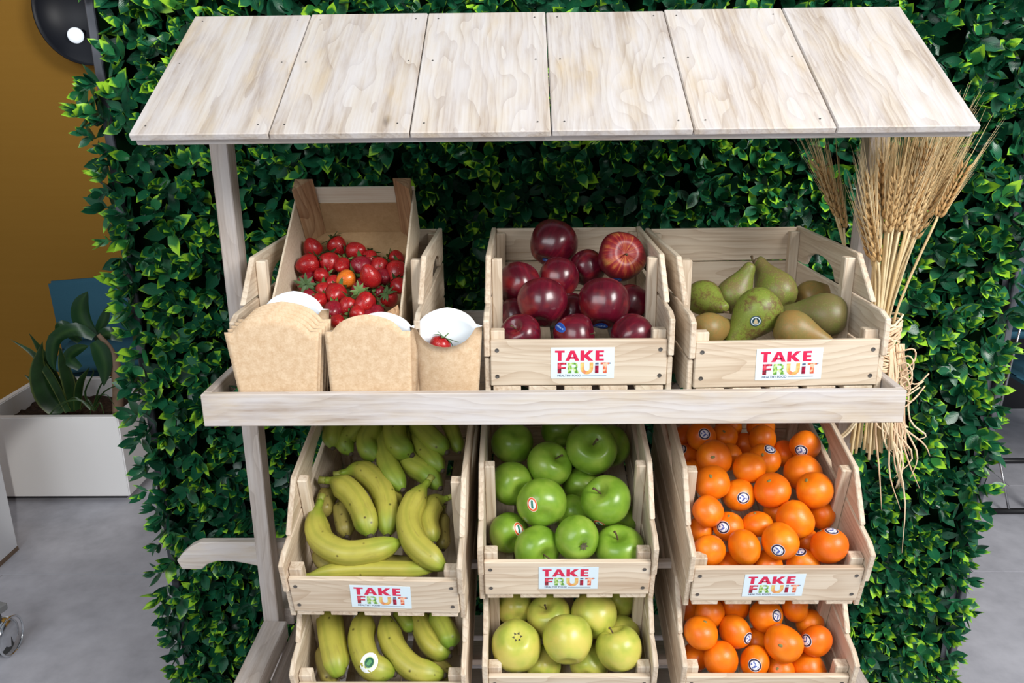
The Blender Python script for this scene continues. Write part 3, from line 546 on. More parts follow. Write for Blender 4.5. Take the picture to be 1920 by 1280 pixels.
PLANTS = [
 ('dracaena_leaf', [[-1.679, 1.9, 0.597], [-1.657, 1.9, 0.555], [-1.651, 1.9, 0.49], [-1.669, 1.9, 0.416]], 0.0692),
 ('dracaena_leaf', [[-1.693, 1.93, 0.606], [-1.758, 1.93, 0.638], [-1.841, 1.93, 0.6], [-1.869, 1.93, 0.521], [-1.867, 1.93, 0.47]], 0.0554),
 ('dracaena_leaf', [[-1.715, 1.97, 0.594], [-1.747, 1.97, 0.663], [-1.743, 1.97, 0.727], [-1.71, 1.97, 0.777]], 0.0707),
 ('dracaena_leaf', [[-1.717, 2.0, 0.594], [-1.68, 2.0, 0.654], [-1.654, 2.0, 0.714]], 0.0419),
 ('dracaena_leaf', [[-1.8, 2.02, 0.562], [-1.854, 2.02, 0.624], [-1.891, 2.02, 0.602]], 0.0508),
 ('dracaena_leaf', [[-1.79, 1.97, 0.467], [-1.826, 1.97, 0.507], [-1.788, 1.97, 0.544], [-1.741, 1.97, 0.559]], 0.0505),
 ('dracaena_leaf', [[-1.726, 2.0, 0.567], [-1.668, 2.0, 0.6], [-1.62, 2.0, 0.567]], 0.0547),
 ('snake_blade', [[-1.838, 1.92, 0.302], [-1.875, 1.92, 0.43], [-1.929, 1.92, 0.539], [-2.011, 1.92, 0.602]], 0.0316),
 ('snake_blade', [[-1.863, 1.97, 0.287], [-1.907, 1.97, 0.468], [-1.935, 1.97, 0.545], [-1.967, 1.97, 0.613]], 0.0363),
 ('snake_blade', [[-1.855, 1.9, 0.304], [-1.904, 1.9, 0.382], [-1.912, 1.9, 0.492], [-1.876, 1.9, 0.599]], 0.0795),
 ('snake_blade', [[-1.83, 1.95, 0.295], [-1.832, 1.95, 0.408], [-1.842, 1.95, 0.496], [-1.844, 1.95, 0.562]], 0.051),
 ('snake_blade', [[-1.961, 1.99, 0.28], [-1.974, 1.99, 0.353], [-1.999, 1.99, 0.405], [-2.03, 1.99, 0.435]], 0.0301),
 ('snake_blade', [[-1.806, 1.93, 0.307], [-1.778, 1.93, 0.414], [-1.729, 1.93, 0.485]], 0.0337),
 ('snake_blade', [[-1.859, 1.98, 0.278], [-1.83, 1.98, 0.385], [-1.843, 1.98, 0.464]], 0.0429),
 ('thin_leaf', [[-1.667, 1.78, 0.372], [-1.703, 1.78, 0.405], [-1.781, 1.78, 0.39], [-1.84, 1.78, 0.33], [-1.876, 1.78, 0.265], [-1.895, 1.78, 0.197]], 0.008),
 ('thin_leaf', [[-1.725, 1.9, 0.325], [-1.672, 1.9, 0.392], [-1.606, 1.9, 0.42], [-1.538, 1.9, 0.413]], 0.0083),
 ('thin_leaf', [[-1.753, 1.95, 0.306], [-1.705, 1.95, 0.407], [-1.647, 1.95, 0.44], [-1.593, 1.95, 0.45]], 0.0085),
 ('thin_leaf', [[-1.753, 1.93, 0.307], [-1.763, 1.93, 0.381], [-1.719, 1.93, 0.458], [-1.721, 1.93, 0.48]], 0.0105),
 ('thin_leaf', [[-1.715, 1.88, 0.326], [-1.692, 1.88, 0.377], [-1.653, 1.88, 0.388], [-1.629, 1.88, 0.344]], 0.0083),
 ('thin_leaf', [[-1.71, 1.86, 0.334], [-1.768, 1.86, 0.385], [-1.839, 1.86, 0.331]], 0.0082),
 ('thin_leaf', [[-1.687, 1.84, 0.338], [-1.706, 1.84, 0.382], [-1.744, 1.84, 0.338]], 0.0082),
 ('thin_leaf', [[-1.687, 1.84, 0.338], [-1.661, 1.84, 0.37], [-1.653, 1.84, 0.315]], 0.0082),
 ('thin_leaf', [[-1.685, 1.83, 0.342], [-1.69, 1.83, 0.364], [-1.708, 1.83, 0.302]], 0.0082),
]
T14 = R(14)
for (yl, zl) in ((0.0, 0.7153), (0.0, 0.5245)):
    for d in (0.115, 0.325):
        rack_bar(yl + d, zl + 0.2493*d - 0.0012)

# ------------------------------------------------------------------ crates
CW, CD = 0.276, 0.38
_c = {}
def cme(key, fn):
    if key not in _c: _c[key] = fn()
    return _c[key]
def side_poly(kind):
    if kind == 'lower': return [(0.004, -0.004), (CD, -0.004), (CD, 0.053), (0.004, 0.053)]
    if kind == 'middle': return [(-0.004, 0.057), (CD, 0.057), (CD, 0.1195), (0.018, 0.1195), (-0.004, 0.112)]
    arch = [(0.185 + 0.14*t, 0.124 + 0.030*math.sin(math.pi*min(1, max(0, t)))**0.45) for t in [i/10 for i in range(11)]]
    return [(0.047, 0.124), *arch, (CD, 0.124), (CD, 0.185), (0.113, 0.185)]

TXT = {}
def text_me(s, size):
    cu = bpy.data.curves.new('lettering', 'FONT'); cu.body = s; cu.size = size; cu.resolution_u = 2; cu.offset = size*0.02
    o = bpy.data.objects.new('lettering', cu); COL.objects.link(o)
    dg = bpy.context.evaluated_depsgraph_get(); me = bpy.data.meshes.new_from_object(o.evaluated_get(dg))
    bpy.data.objects.remove(o); bpy.data.curves.remove(cu)
    V = [tuple(v.co) for v in me.vertices]; F = [list(p.vertices) for p in me.polygons]
    bpy.data.meshes.remove(me)
    x0 = min(v[0] for v in V); x1 = max(v[0] for v in V)
    return V, F, x0, x1

def fruit_ink(name, stops, scale=140, stretch=(1, 1, 1)):
    k = NT(name, 0.4)
    s = k.sep(k.co())
    v = k.comb(k.math('MULTIPLY', s[0], stretch[0]), k.math('MULTIPLY', s[1], stretch[1]), k.math('MULTIPLY', s[2], stretch[2]))
    k.base(k.ramp(k.noise(v, scale, 2), stops)); return k.m
M['sticker'] = flat('pale_blue_sticker_paper', (0.70, 0.83, 0.90), 0.35)
M['ink_red'] = flat('crimson_print', (0.66, 0.015, 0.075), 0.4)
M['ink_F'] = fruit_ink('strawberry_print', [(0.38, (0.10, 0.01, 0.02)), (0.5, (0.60, 0.02, 0.06)), (0.65, (0.75, 0.12, 0.16))])
M['ink_R'] = fruit_ink('kiwi_print', [(0.40, (0.10, 0.30, 0.05)), (0.5, (0.36, 0.58, 0.13)), (0.62, (0.66, 0.78, 0.45))])
M['ink_U'] = fruit_ink('peach_print', [(0.36, (0.68, 0.20, 0.12)), (0.5, (0.80, 0.42, 0.12)), (0.64, (0.72, 0.62, 0.22))], 80)
M['ink_I'] = fruit_ink('cherry_print', [(0.40, (0.20, 0.0, 0.02)), (0.60, (0.55, 0.01, 0.06))])
M['ink_T'] = fruit_ink('grapefruit_print', [(0.42, (0.62, 0.10, 0.05)), (0.5, (0.80, 0.20, 0.09)), (0.6, (0.90, 0.55, 0.38))], 160)
M['ink_grey'] = flat('slate_print', (0.10, 0.13, 0.22), 0.5)
INKS = ['ink_red', 'ink_F', 'ink_R', 'ink_U', 'ink_I', 'ink_T', 'ink_grey']

def lettering_data():
    """TAKE / FRUIT / HEALTHY FOOD laid out on a unit sticker: x 0..1355, y 0..700 (down)"""
    V = []; F = []; MI = []
    def poly(pts, m):
        o = len(V); V.extend(pts); F.append(list(range(o, o+len(pts)))[::-1]); MI.append(m)
    def rect(x0, y0, x1, y1, m): poly([(x0, y0), (x1, y0), (x1, y1), (x0, y1)], m)
    t, b = 65, 297     # TAKE
    rect(85, t, 292, t+46, 0); rect(146, t+46, 226, b, 0)
    def A(x0, x1):
        c = (x0+x1)/2
        poly([(c-42, t), (c, t), (c, t+70), (x0+88, b), (x0, b)], 0)
        poly([(c, t), (c+42, t), (x1, b), (x1-88, b), (c, t+70)], 0)
        rect(c-62, t+142, c+62, t+184, 0)
    A(306, 606)
    rect(630, t, 712, b, 0)
    poly([(712, t+100), (806, t), (905, t), (790, t+112), (905, b), (800, b), (712, t+150)], 0)
    rect(950, t, 1030, b, 0)
    for y in (t, t+92, b-46): rect(1030, y, 1130 if y != t+92 else 1118, y+46, 0)
    t, b = 338, 580    # FRUIT
    rect(142, t, 222, b, 1); rect(222, t, 330, t+48, 1); rect(222, t+98, 318, t+144, 1)
    rect(362, t, 440, b, 2)
    def ring(cx, cy, ro, ri, a0, a1, m, sx=1.0, n=10):
        for i in range(n):
            p, q = a0+(a1-a0)*i/n, a0+(a1-a0)*(i+1)/n
            poly([(cx+ro*sx*math.cos(p), cy+ro*math.sin(p)), (cx+ro*sx*math.cos(q), cy+ro*math.sin(q)), (cx+ri*sx*math.cos(q), cy+ri*math.sin(q)), (cx+ri*sx*math.cos(p), cy+ri*math.sin(p))], m)
    rect(440, t, 500, t+44, 2); rect(440, t+112, 500, t+156, 2); ring(500, t+78, 78, 34, -math.pi/2, math.pi/2, 2)
    poly([(470, t+156), (548, t+140), (615, b), (515, b)], 2)
    ux0, ux1 = 632, 906
    rect(ux0, t, ux0+78, b-110, 3); rect(ux1-78, t, ux1, b-110, 3); ring((ux0+ux1)/2, b-110, 137, 59, 0, math.pi, 3, 1.0)
    rect(944, t+72, 1022, b, 4); poly([(950, t+8), (1016, t+2), (1022, t+44), (948, t+50)], 6)
    rect(1062, t, 1250, t+46, 5); rect(1116, t+46, 1198, b, 5)
    ring(1264, t+18, 16, 6, 0, 2*math.pi, 6, n=8)
    rect(668, 634, 1192, 644, 6)
    tv, tf, x0, x1 = text_me('HEALTHY FOOD', 52)
    o = len(V); s = 505/(x1-x0)
    V.extend([(140 + (v[0]-x0)*s, 655 - v[1]*s) for v in tv]); F.extend([[i+o for i in f] for f in tf]); MI.extend([6]*len(tf))
    return V, F, MI
LV, LF, LM = lettering_data()
STW, STH = 0.0925, 0.0475

def sticker_on(crate, x, h, turn=0.0):
    me = cme('sticker', lambda: box_me(-STW/2, STW/2, -0.0004, 0.0, -STH/2, STH/2, 0))
    st = link('sticker', me, M['sticker'], crate); st.location = (x, -0.0001, h); st.rotation_euler = (0, turn, 0)
    st['label'] = 'pale blue sticker reading TAKE FRUIT HEALTHY FOOD'
    def mk():
        s = STW/1355
        return mesh('lettering', [((u-677)*s, -0.0006, (350-v)*STH/700) for u, v in LV], LF, LM)
    le = link('lettering', cme('lettering', mk), [M[i] for i in INKS], st)
    le['kind'] = 'stuff'

def make_crate(loc, rot, label, stick=None, sx=1.0, group='pine fruit crates on the stall'):
    t = empty('fruit_crate', loc, rot, label, 'crate', None)
    t.scale = (sx, 1, 1)
    A = lambda nm, key, fn, mat: link(nm, cme(key, fn), M[mat], t)
    A('front_panel', 'fp%d' % rng.randint(0, 1), lambda: box_me(-.129, .129, 0, .009, .011, .081, 0.0014), 'pine_x')
    for i in range(5):
        x0 = -.1255 + i*.0525
        A('floor_slat', 'fs%d' % i, lambda: box_me(x0, x0+.041, .002, CD-.002, 0.001, .0095, 0.001), 'pine_y')
    for s_ in (-1, 1):
        for kd in ('lower', 'middle', 'upper'):
            x0, x1 = sorted((s_*.1295, s_*.138))
            A('side_slat', 'ss%s%d' % (kd, s_), lambda: prism_me(side_poly(kd), 'x', x0, x1, 0.0014), 'pine_y')
        x0, x1 = sorted((s_*.1292, s_*.113))
        A('stile', 'st%d' % s_, lambda: box_me(x0, x1, .112, .128, .0098, .178, 0.0014), 'pine_z')
        A('stile', 'sb%d' % s_, lambda: box_me(x0, x1, CD-.026, CD-.0102, .0098, .178, 0.0014), 'pine_z')
        x0, x1 = sorted((s_*.1288, s_*.108))
        A('corner_block', 'cb%d' % s_, lambda: box_me(x0, x1, .0093, .026, .0098, .093, 0.0014), 'pine_z')
    for i, (h0, h1) in enumerate(((.0098, .064), (.066, .122), (.124, .184))):
        A('back_slat', 'bs%d' % i, lambda: box_me(-.1288, .1288, CD-.010, CD-.001, h0, h1, 0.0014), 'pine_x')
    for x in (-.119, .119):
        for h in (.026, .066):
            def mk():
                v, f = lathe([(0.0031, 0.0), (0.0031, 0.0006), (0.0016, 0.0004), (0.0004, 0.0001)], 10)
                return mesh('screw', [(p[0], -p[2], p[1]) for p in v], [q for q in f])
            o = link('screw', cme('screw', mk), M['screw'], t); o.location = (x, -0.0001, h)
    if stick: sticker_on(t, *stick)
    return t
CRATES = {}
for key, lab, stick, sx in (
    ('straw', 'pine crate behind the paper cups that holds the tilted strawberry tray', None, 1.0),
    ('red', 'pine crate of dark red apples in the middle of the upper shelf', (.006, .046, 0.0), 1.0),
    ('pear', 'pine crate of pears at the right end of the upper shelf', (.003, .046, -.01), 1.045),
    ('banana', 'pine crate of bananas with a sticker, left under the shelf', (.010, .046, .03), 1.0),
    ('green', 'pine crate of green apples with a sticker, middle under the shelf', (.002, .048, .0), 1.0),
    ('orange', 'pine crate of mandarins with a sticker, right under the shelf', (-.004, .046, -.01), 1.0),
    ('lowbanana', 'lowest left pine crate of bananas cut off by the picture edge', None, 1.0),
    ('golden', 'lowest middle pine crate holding pale yellow apples', None, 1.0),
    ('loworange', 'lowest right pine crate holding mandarins', None, 1.0)):
    x, y, z, t, yaw = CR[key]
    CRATES[key] = make_crate((x, y, z), (t, 0, yaw), lab, stick, sx)
    CRATES[key]['group'] = 'pine fruit crates on the stall'

# ------------------------------------------------------------------ tilted strawberry tray
TRAY_LOC = (-0.327, 0.138, 1.090)
ty = empty('strawberry_tray', TRAY_LOC, (R(33), 0, 0), 'small thin-walled wooden fruit tray with triangular corner posts, tilted inside the left crate', 'tray')
TL, TW2 = 0.305, 0.0985
link('tray_floor', box_me(-TW2, TW2, 0.004, TL-.004, 0.0, 0.004, 0), M['cardboard'], ty)
link('cardboard_flap', prism_me([(-TW2+.002, .0042), (TW2-.002, .0042), (TW2-.002, .050), (TW2-.026, .071), (-TW2+.026, .071), (-TW2+.002, .050)], 'y', TL-.0070, TL-.0045, 0), M['cardboard'], ty)
link('back_board', box_me(-TW2-.003, TW2+.003, TL-.0042, TL-.0002, .064, .104, .0006), M['ply_white'], ty)
link('front_board', box_me(-TW2-.003, TW2+.003, 0.0, .0038, 0.0, .074, .0006), M['ply'], ty)
for s_ in (-1, 1):
    x0, x1 = sorted((s_*(TW2+.0002), s_*(TW2+.0036)))
    link('side_board', prism_me([(0.004, 0.0), (TL-.0045, 0.0), (TL-.0045, .098), (.004, .082)], 'x', x0, x1, .0006), M['ply'], ty)
    for y0, y1, ht in ((.0042, .034, .098), (TL-.0345, TL-.0046, .127)):
        inner = y1 if y0 < .1 else y0; outer = y0 if y0 < .1 else y1
        xa = s_*(TW2-.0002); xb = s_*(TW2-.031)
        z0 = .0042
        if y0 > .1:
            # back posts stand in front of the flap and board
            outer = TL-.0074; inner = outer-.030
        me = prism_me([(xa, outer), (xb, outer), (xa, inner)], 'z', z0, ht, 0.0008)
        link('corner_post', me, M['red_pine'], ty)

# ------------------------------------------------------------------ fruit materials
def leafy(name, rough=0.5, **kw): return flat(name, kw.get('color', (0.1, 0.3, 0.04)), rough)
k = NT('dark_red_apple_skin', 0.27)
s = k.sep(k.co()); ang = k.math('ARCTAN2', s[1], s[0]); r_ = k.rnd()
st = k.noise(k.comb(k.math('MULTIPLY', k.math('SINE', ang), 1.6), k.math('MULTIPLY', k.math('COSINE', ang), 1.6), k.math('ADD', k.math('MULTIPLY', s[2], 0.35), k.math('MULTIPLY', r_, 30))), 1.6, 5, 0.7)
c = k.ramp(st, [(0.30, (0.050, 0.003, 0.009)), (0.55, (0.100, 0.004, 0.014)), (0.78, (0.20, 0.009, 0.020))])
bl = k.noise(k.vmath('ADD', k.co(), k.comb(k.math('MULTIPLY', r_, 9), 0.0, 0.0)), 1.1, 2)
c = k.mix(k.ramp(bl, [(0.56, 0.0), (0.76, 0.5)]), c, (0.34, 0.025, 0.018))
dots = k.n('ShaderNodeTexVoronoi', {'Vector': k.co(), 'Scale': 17.0}).outputs['Distance']
c = k.mix(k.ramp(dots, [(0.03, 0.35), (0.09, 0.0)]), c, (0.55, 0.25, 0.18))
k.base(c); k.b.inputs['Coat Weight'].default_value = 0.18; k.b.inputs['Coat Roughness'].default_value = 0.08
M['apple_red'] = k.m
k = NT('streaked_apple_skin', 0.40)
s = k.sep(k.co()); ang = k.math('ARCTAN2', s[1], s[0])
st = k.noise(k.comb(k.math('MULTIPLY', ang, 7.0), k.math('MULTIPLY', s[2], 1.0), 3.0), 1.0, 5, 0.65)
big = k.noise(k.co(), 1.3, 2)
c = k.ramp(k.math('ADD', k.math('MULTIPLY', st, 0.6), k.math('MULTIPLY', big, 0.4)), [(0.36, (0.13, 0.004, 0.014)), (0.50, (0.32, 0.02, 0.022)), (0.57, (0.48, 0.13, 0.04)), (0.66, (0.56, 0.36, 0.09))])
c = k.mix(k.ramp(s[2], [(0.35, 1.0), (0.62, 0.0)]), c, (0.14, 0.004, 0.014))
k.base(c); k.b.inputs['Coat Weight'].default_value = 0.04; k.b.inputs['Coat Roughness'].default_value = 0.2
M['apple_streak'] = k.m
def apple_skin(name, lo, mid, hi, rough):
    k = NT(name, rough, 0.4)
    r_ = k.rnd(); v = k.vmath('ADD', k.co(), k.comb(k.math('MULTIPLY', r_, 9), 0.0, 0.0))
    c = k.ramp(k.noise(v, 1.2, 3, 0.5), [(0.32, lo), (0.5, mid), (0.68, hi)])
    dots = k.n('ShaderNodeTexVoronoi', {'Vector': k.co(), 'Scale': 15.0}).outputs['Distance']
    c = k.mix(k.ramp(dots, [(0.03, 0.30), (0.08, 0.0)]), c, tuple(min(1, x*1.7+.05) for x in hi))
    s = k.sep(k.co()); rad = k.math('SQRT', k.math('ADD', k.math('MULTIPLY', s[0], s[0]), k.math('MULTIPLY', s[1], s[1])))
    cav = k.math('MULTIPLY', k.ramp(rad, [(0.05, 0.55), (0.24, 0.0)]), k.ramp(s[2], [(0.2, 0.0), (0.5, 1.0)]))
    c = k.mix(cav, c, tuple(x*y for x, y in zip(lo, (0.8, 0.6, 0.7))))
    k.base(c); k.b.inputs['Coat Weight'].default_value = 0.15; k.b.inputs['Coat Roughness'].default_value = 0.2
    return k.m
M['apple_green'] = apple_skin('green_apple_skin', (0.125, 0.245, 0.018), (0.185, 0.325, 0.028), (0.27, 0.40, 0.05), 0.30)
M['apple_gold'] = apple_skin('yellow_apple_skin', (0.36, 0.42, 0.06), (0.50, 0.50, 0.085), (0.60, 0.52, 0.11), 0.34)
k = NT('mandarin_peel', 0.36, 0.45)
r_ = k.rnd(); v = k.vmath('ADD', k.co(), k.comb(k.math('MULTIPLY', r_, 9), 0.0, 0.0))
c = k.ramp(k.noise(v, 1.1, 2), [(0.30, (0.74, 0.140, 0.002)), (0.55, (0.83, 0.195, 0.003)), (0.72, (0.90, 0.26, 0.006))])
c = k.mix(k.ramp(r_, [(0.0, 0.5), (0.4, 0.0)]), c, (0.78, 0.105, 0.004))
k.base(c)
por = k.n('ShaderNodeTexVoronoi', {'Vector': k.co(), 'Scale': 20.0}).outputs['Distance']
k.bump(k.math('ADD', k.ramp(por, [(0.0, 0.0), (0.35, 1.0)]), k.math('MULTIPLY', k.noise(k.co(), 6, 3), 1.2)), 0.16, 0.0011)
M['peel'] = k.m
def pear_skin(name, green, brown, gold, lean):
    k = NT(name, 0.42, 0.35)
    r_ = k.rnd(); v = k.vmath('ADD', k.co(), k.comb(k.math('MULTIPLY', r_, 9), 0.0, 0.0))
    big = k.noise(v, 1.1, 3, 0.6); fine = k.noise(v, 6.0, 6, 0.78)
    t = k.math('ADD', k.math('MULTIPLY', big, 0.45), k.math('MULTIPLY', fine, 0.55))
    c = k.ramp(t, [(0.45+lean, green), (0.50+lean, tuple((a+b)/2 for a, b in zip(green, brown))), (0.545+lean, brown)])
    c = k.mix(k.ramp(k.noise(v, 15, 3, 0.7), [(0.56, 0.0), (0.66, 0.8)]), c, gold)
    d = k.n('ShaderNodeTexVoronoi', {'Vector': v, 'Scale': 5.0}).outputs['Distance']
    c = k.mix(k.ramp(d, [(0.03, 0.8), (0.07, 0.0)]), c, (0.07, 0.05, 0.02))
    k.base(c); return k.m
PG, PB, PL = (0.145, 0.175, 0.030), (0.15, 0.11, 0.04), (0.26, 0.26, 0.06)
M['pear0'] = pear_skin('green_russet_pear_skin', (0.17, 0.22, 0.032), (0.13, 0.085, 0.028), (0.27, 0.28, 0.06), 0.015)
M['pear1'] = pear_skin('golden_brown_pear_skin', (0.20, 0.155, 0.045), (0.255, 0.155, 0.045), (0.27, 0.18, 0.06), 0.0)
M['pear2'] = pear_skin('russet_pear_skin', PG, (0.165, 0.125, 0.045), PL, 0.0)
M['pear3'] = pear_skin('olive_pear_skin', (0.125, 0.130, 0.032), (0.145, 0.115, 0.042), (0.18, 0.17, 0.055), -0.02)
def banana_skin(name, yel, grn, brown, reach):
    k = NT(name, 0.42, 0.4)
    u = k.sep(k.co('UV')); r_ = k.rnd()
    v = k.vmath('ADD', k.n('ShaderNodeNewGeometry').outputs['Position'], k.comb(k.math('MULTIPLY', r_, 3), 0.0, 0.0))
    e = k.math('ABSOLUTE', k.math('SUBTRACT', u[1], 0.5))
    e = k.math('ADD', e, k.math('MULTIPLY', k.math('SUBTRACT', k.noise(v, 18, 2), 0.5), 0.45))
    c = k.mix(k.ramp(e, [(0.34-reach, 0.0), (0.50-reach*.6, 1.0)]), yel, grn)
    c = k.mix(k.math('MULTIPLY', k.ramp(k.noise(v, 40, 4, 0.6), [(0.35, 1.0), (0.60, 0.0)]), 0.35), c, tuple(x*.72 for x in yel))
    frk = k.n('ShaderNodeTexVoronoi', {'Vector': v, 'Scale': 105.0})
    keep = k.math('GREATER_THAN', k.sep(frk.outputs['Color'])[0], 1.0-brown)
    c = k.mix(k.math('MULTIPLY', k.ramp(frk.outputs['Distance'], [(0.08, 0.9), (0.30, 0.0)]), keep), c, (0.05, 0.028, 0.008))
    rid = k.math('ABSOLUTE', k.math('SINE', k.math('MULTIPLY', u[0], 5*math.pi)))
    c = k.mix(k.ramp(rid, [(0.0, 0.0), (0.90, 0.0), (1.0, 0.22)]), c, tuple(x*.6 for x in grn))
    c = k.mix(k.ramp(k.noise(k.comb(k.math('MULTIPLY', u[0], 30), k.math('MULTIPLY', u[1], 5), k.math('MULTIPLY', r_, 20)), 1.0, 4, .6), [(0.56, 0.0), (0.74, 0.4)]), c, (0.20, 0.15, 0.04))
    c = k.mix(k.ramp(u[1], [(0.965, 0.0), (0.99, 1.0)]), c, (0.05, 0.035, 0.015))
    k.base(c); return k.m
M['ban0'] = banana_skin('yellow_green_banana_skin', (0.41, 0.375, 0.060), (0.21, 0.32, 0.025), 0.16, 0.07)
M['ban1'] = banana_skin('brown_speckled_shaded_banana_skin', (0.30, 0.25, 0.060), (0.22, 0.22, 0.035), 0.55, -0.05)  # duller brown-speckled copy; shaded bananas also get their shade through this colour
M['ban2'] = banana_skin('green_banana_skin', (0.32, 0.35, 0.045), (0.15, 0.26, 0.022), 0.10, 0.16)
M['ban_tip'] = flat('dry_banana_tip', (0.055, 0.04, 0.025), 0.8)
M['ban_stem'] = flat('banana_stem', (0.27, 0.29, 0.05), 0.6)
def berry_skin(name, lo, hi):
    k = NT(name, 0.28, 0.5)
    r_ = k.rnd(); v = k.vmath('ADD', k.co(), k.comb(k.math('MULTIPLY', r_, 9), 0.0, 0.0))
    c = k.ramp(k.noise(v, 1.6, 2), [(0.3, lo), (0.68, hi)])
    s = k.sep(k.co())
    d = k.n('ShaderNodeTexVoronoi', {'Vector': k.co(), 'Scale': 5.2, 'Randomness': 0.35}).outputs['Distance']
    c = k.mix(k.ramp(d, [(0.06, 0.8), (0.16, 0.0)]), c, (0.42, 0.20, 0.05))
    k.base(c); k.bump(k.ramp(d, [(0.08, 0.0), (0.30, 1.0)]), 0.5, 0.0012)
    return k.m
M['berry0'] = berry_skin('strawberry_skin', (0.26, 0.005, 0.010), (0.43, 0.014, 0.013))
M['berry1'] = berry_skin('unripe_strawberry_skin', (0.60, 0.10, 0.008), (0.72, 0.20, 0.02))
M['berry2'] = berry_skin('dark_shaded_strawberry_skin', (0.17, 0.005, 0.016), (0.27, 0.010, 0.022))  # darker copy for dark berries; shaded berries get their shade through this colour
k = NT('strawberry_cap_green', 0.6)
k.base(k.ramp(k.rnd(), [(0.0, (0.05, 0.10, 0.03)), (0.6, (0.09, 0.17, 0.045)), (1.0, (0.16, 0.25, 0.06))])); M['calyx'] = k.m
M['stem'] = flat('woody_stem', (0.10, 0.065, 0.03), 0.8)
M['button'] = flat('stem_button', (0.22, 0.21, 0.07), 0.8)
M['blossom'] = flat('dry_blossom_end', (0.09, 0.08, 0.04), 0.9)

# ------------------------------------------------------------------ fruit meshes (unit radius, stem along +Z)
def apple_data(h=0.92, cone=0.10, lobes=0.03, dimple=0.30, base=0.16, seg=28, seed=0):
    prof = []
    n = 20
    for i in range(n+1):
        a = math.pi*i/n            # 0 = top
        r = math.sin(a)**0.92; z = math.cos(a)*h
        r *= 1 + cone*math.cos(a)
        d = math.exp(-(r/0.36)**2)
        if a < math.pi/2: z -= dimple*d*1.25
        else: z += base*d*1.25
        prof.append((max(r, 0.012), z))
    prof = prof[::-1]
    q = random.Random(seed); ph = q.random()*6
    ax = [(q.uniform(-.04, .04), q.uniform(0, 6)) for _ in range(3)]
    def fn(a, z, r):
        lo = lobes*(0.35 + 0.65*max(0, -z + 0.2))*math.cos(5*a+ph)
        return 1 + lo + sum(m*math.cos((j+1)*a+p) for j, (m, p) in enumerate(ax))*0.6
    return lathe(prof, seg, fn)
MESH = {}
def fruit_me(key, data, mat, extra=None):
    if key not in MESH:
        me = mesh(key, *data, smooth=True); me.materials.append(mat)
        MESH[key] = me
        MESH[key+'_bvh'] = BVHTree.FromPolygons([v.co.copy() for v in me.vertices], [list(p.vertices) for p in me.polygons])
    return MESH[key]
for i in range(3):
    fruit_me('red_apple_%d' % i, apple_data(1.02, .13, .045, .34, .20, seed=i), M['apple_red'])
    fruit_me('green_apple_%d' % i, apple_data(.90, .07, .022, .30, .17, seed=i+10), M['apple_green'])
    fruit_me('yellow_apple_%d' % i, apple_data(1.0, .10, .03, .32, .18, seed=i+20), M['apple_gold'])
fruit_me('streaked_apple', apple_data(.92, .10, .05, .24, .20, seed=5), M['apple_streak'])
def mandarin_data(seed):
    q = random.Random(seed); n = 14; prof = []
    h = q.uniform(.80, .93)
    for i in range(n+1):
        a = math.pi*(1-i/n); r = math.sin(a); z = math.cos(a)*h
        z -= 0.07*math.exp(-(r/.22)**2)*(1 if z > 0 else -.7)
        prof.append((max(r, .01), z))
    ph = [(q.uniform(-.03, .03), q.uniform(0, 6)) for _ in range(3)]
    return lathe(prof, 24, lambda a, z, r: 1+sum(m*math.cos((j+2)*a+p) for j, (m, p) in enumerate(ph)))
for i in range(4): fruit_me('mandarin_%d' % i, mandarin_data(i), M['peel'])
def pear_data(seed):
    q = random.Random(seed)
    prof = [(.012, -.86), (.16, -.90), (.38, -.93), (.62, -.84), (.83, -.62), (.96, -.30), (1.0, .0), (.95, .32), (.82, .66), (.65, 1.0), (.50, 1.32), (.40, 1.62), (.33, 1.86), (.24, 2.02), (.12, 2.08), (.02, 2.07)]
    bend = q.uniform(-.10, .16)
    v, f = lathe(prof, 26, lambda a, z, r: 1+.025*math.cos(2*a+1)+.02*math.cos(3*a+seed))
    v = [(x + bend*max(0, z-.2)**2*.5, y, z) for x, y, z in v]
    return v, f
for i in range(4): fruit_me('pear_%d' % i, pear_data(i), M['pear%d' % i])
def berry_data(seed, L=1.35):
    q = random.Random(seed)
    prof = [(.02, -.62), (.45, -.60), (.78, -.46), (.97, -.16), (1.0, .12), (.95, .28*L), (.83, .50*L), (.64, .71*L), (.43, .87*L), (.20, .97*L), (.02, L)]
    prof = [(r, z) for r, z in prof]
    ph = [(q.uniform(-.06, .06), q.uniform(0, 6)) for _ in range(3)]
    return lathe(prof, 18, lambda a, z, r: 1+sum(m*math.cos((j+1)*a+p) for j, (m, p) in enumerate(ph)))
for v_ in range(3):
    for i in range(3): fruit_me('strawberry_%d_%d' % (v_, i), berry_data(i, (1.45, 1.75, 1.25)[i]), M['berry%d' % v_])
def calyx_data(seed):
    q = random.Random(seed); vs = []; fs = []
    n = 9
    for i in range(n):
        a = 2*math.pi*i/n + q.uniform(-.15, .15); l = q.uniform(.95, 1.4); lift = q.uniform(.0, .5)
        ca, sa = math.cos(a), math.sin(a)
        o = len(vs)
        for t, w in ((0.05, .10), (.35, .20), (.7, .16), (1.0, .01)):
            rr = l*t; z = -.64 - .10*math.sin(t*3) + (.22*t*t if lift < .3 else -lift*t*t*.6)
            for s_ in (-1, 0, 1):
                vs.append((ca*rr - sa*w*s_, sa*rr + ca*w*s_, z + .05*abs(s_)))
        for j in range(3):
            for s_ in range(2):
                fs.append([o+j*3+s_, o+j*3+s_+1, o+j*3+s_+4, o+j*3+s_+3])
    tv, tf = tube_data([(0, 0, -.6), (.05, .02, -.85), (.16, .04, -1.15)], [.07, .06, .05], 6)
    return join_data([(vs, fs), (tv, tf)])
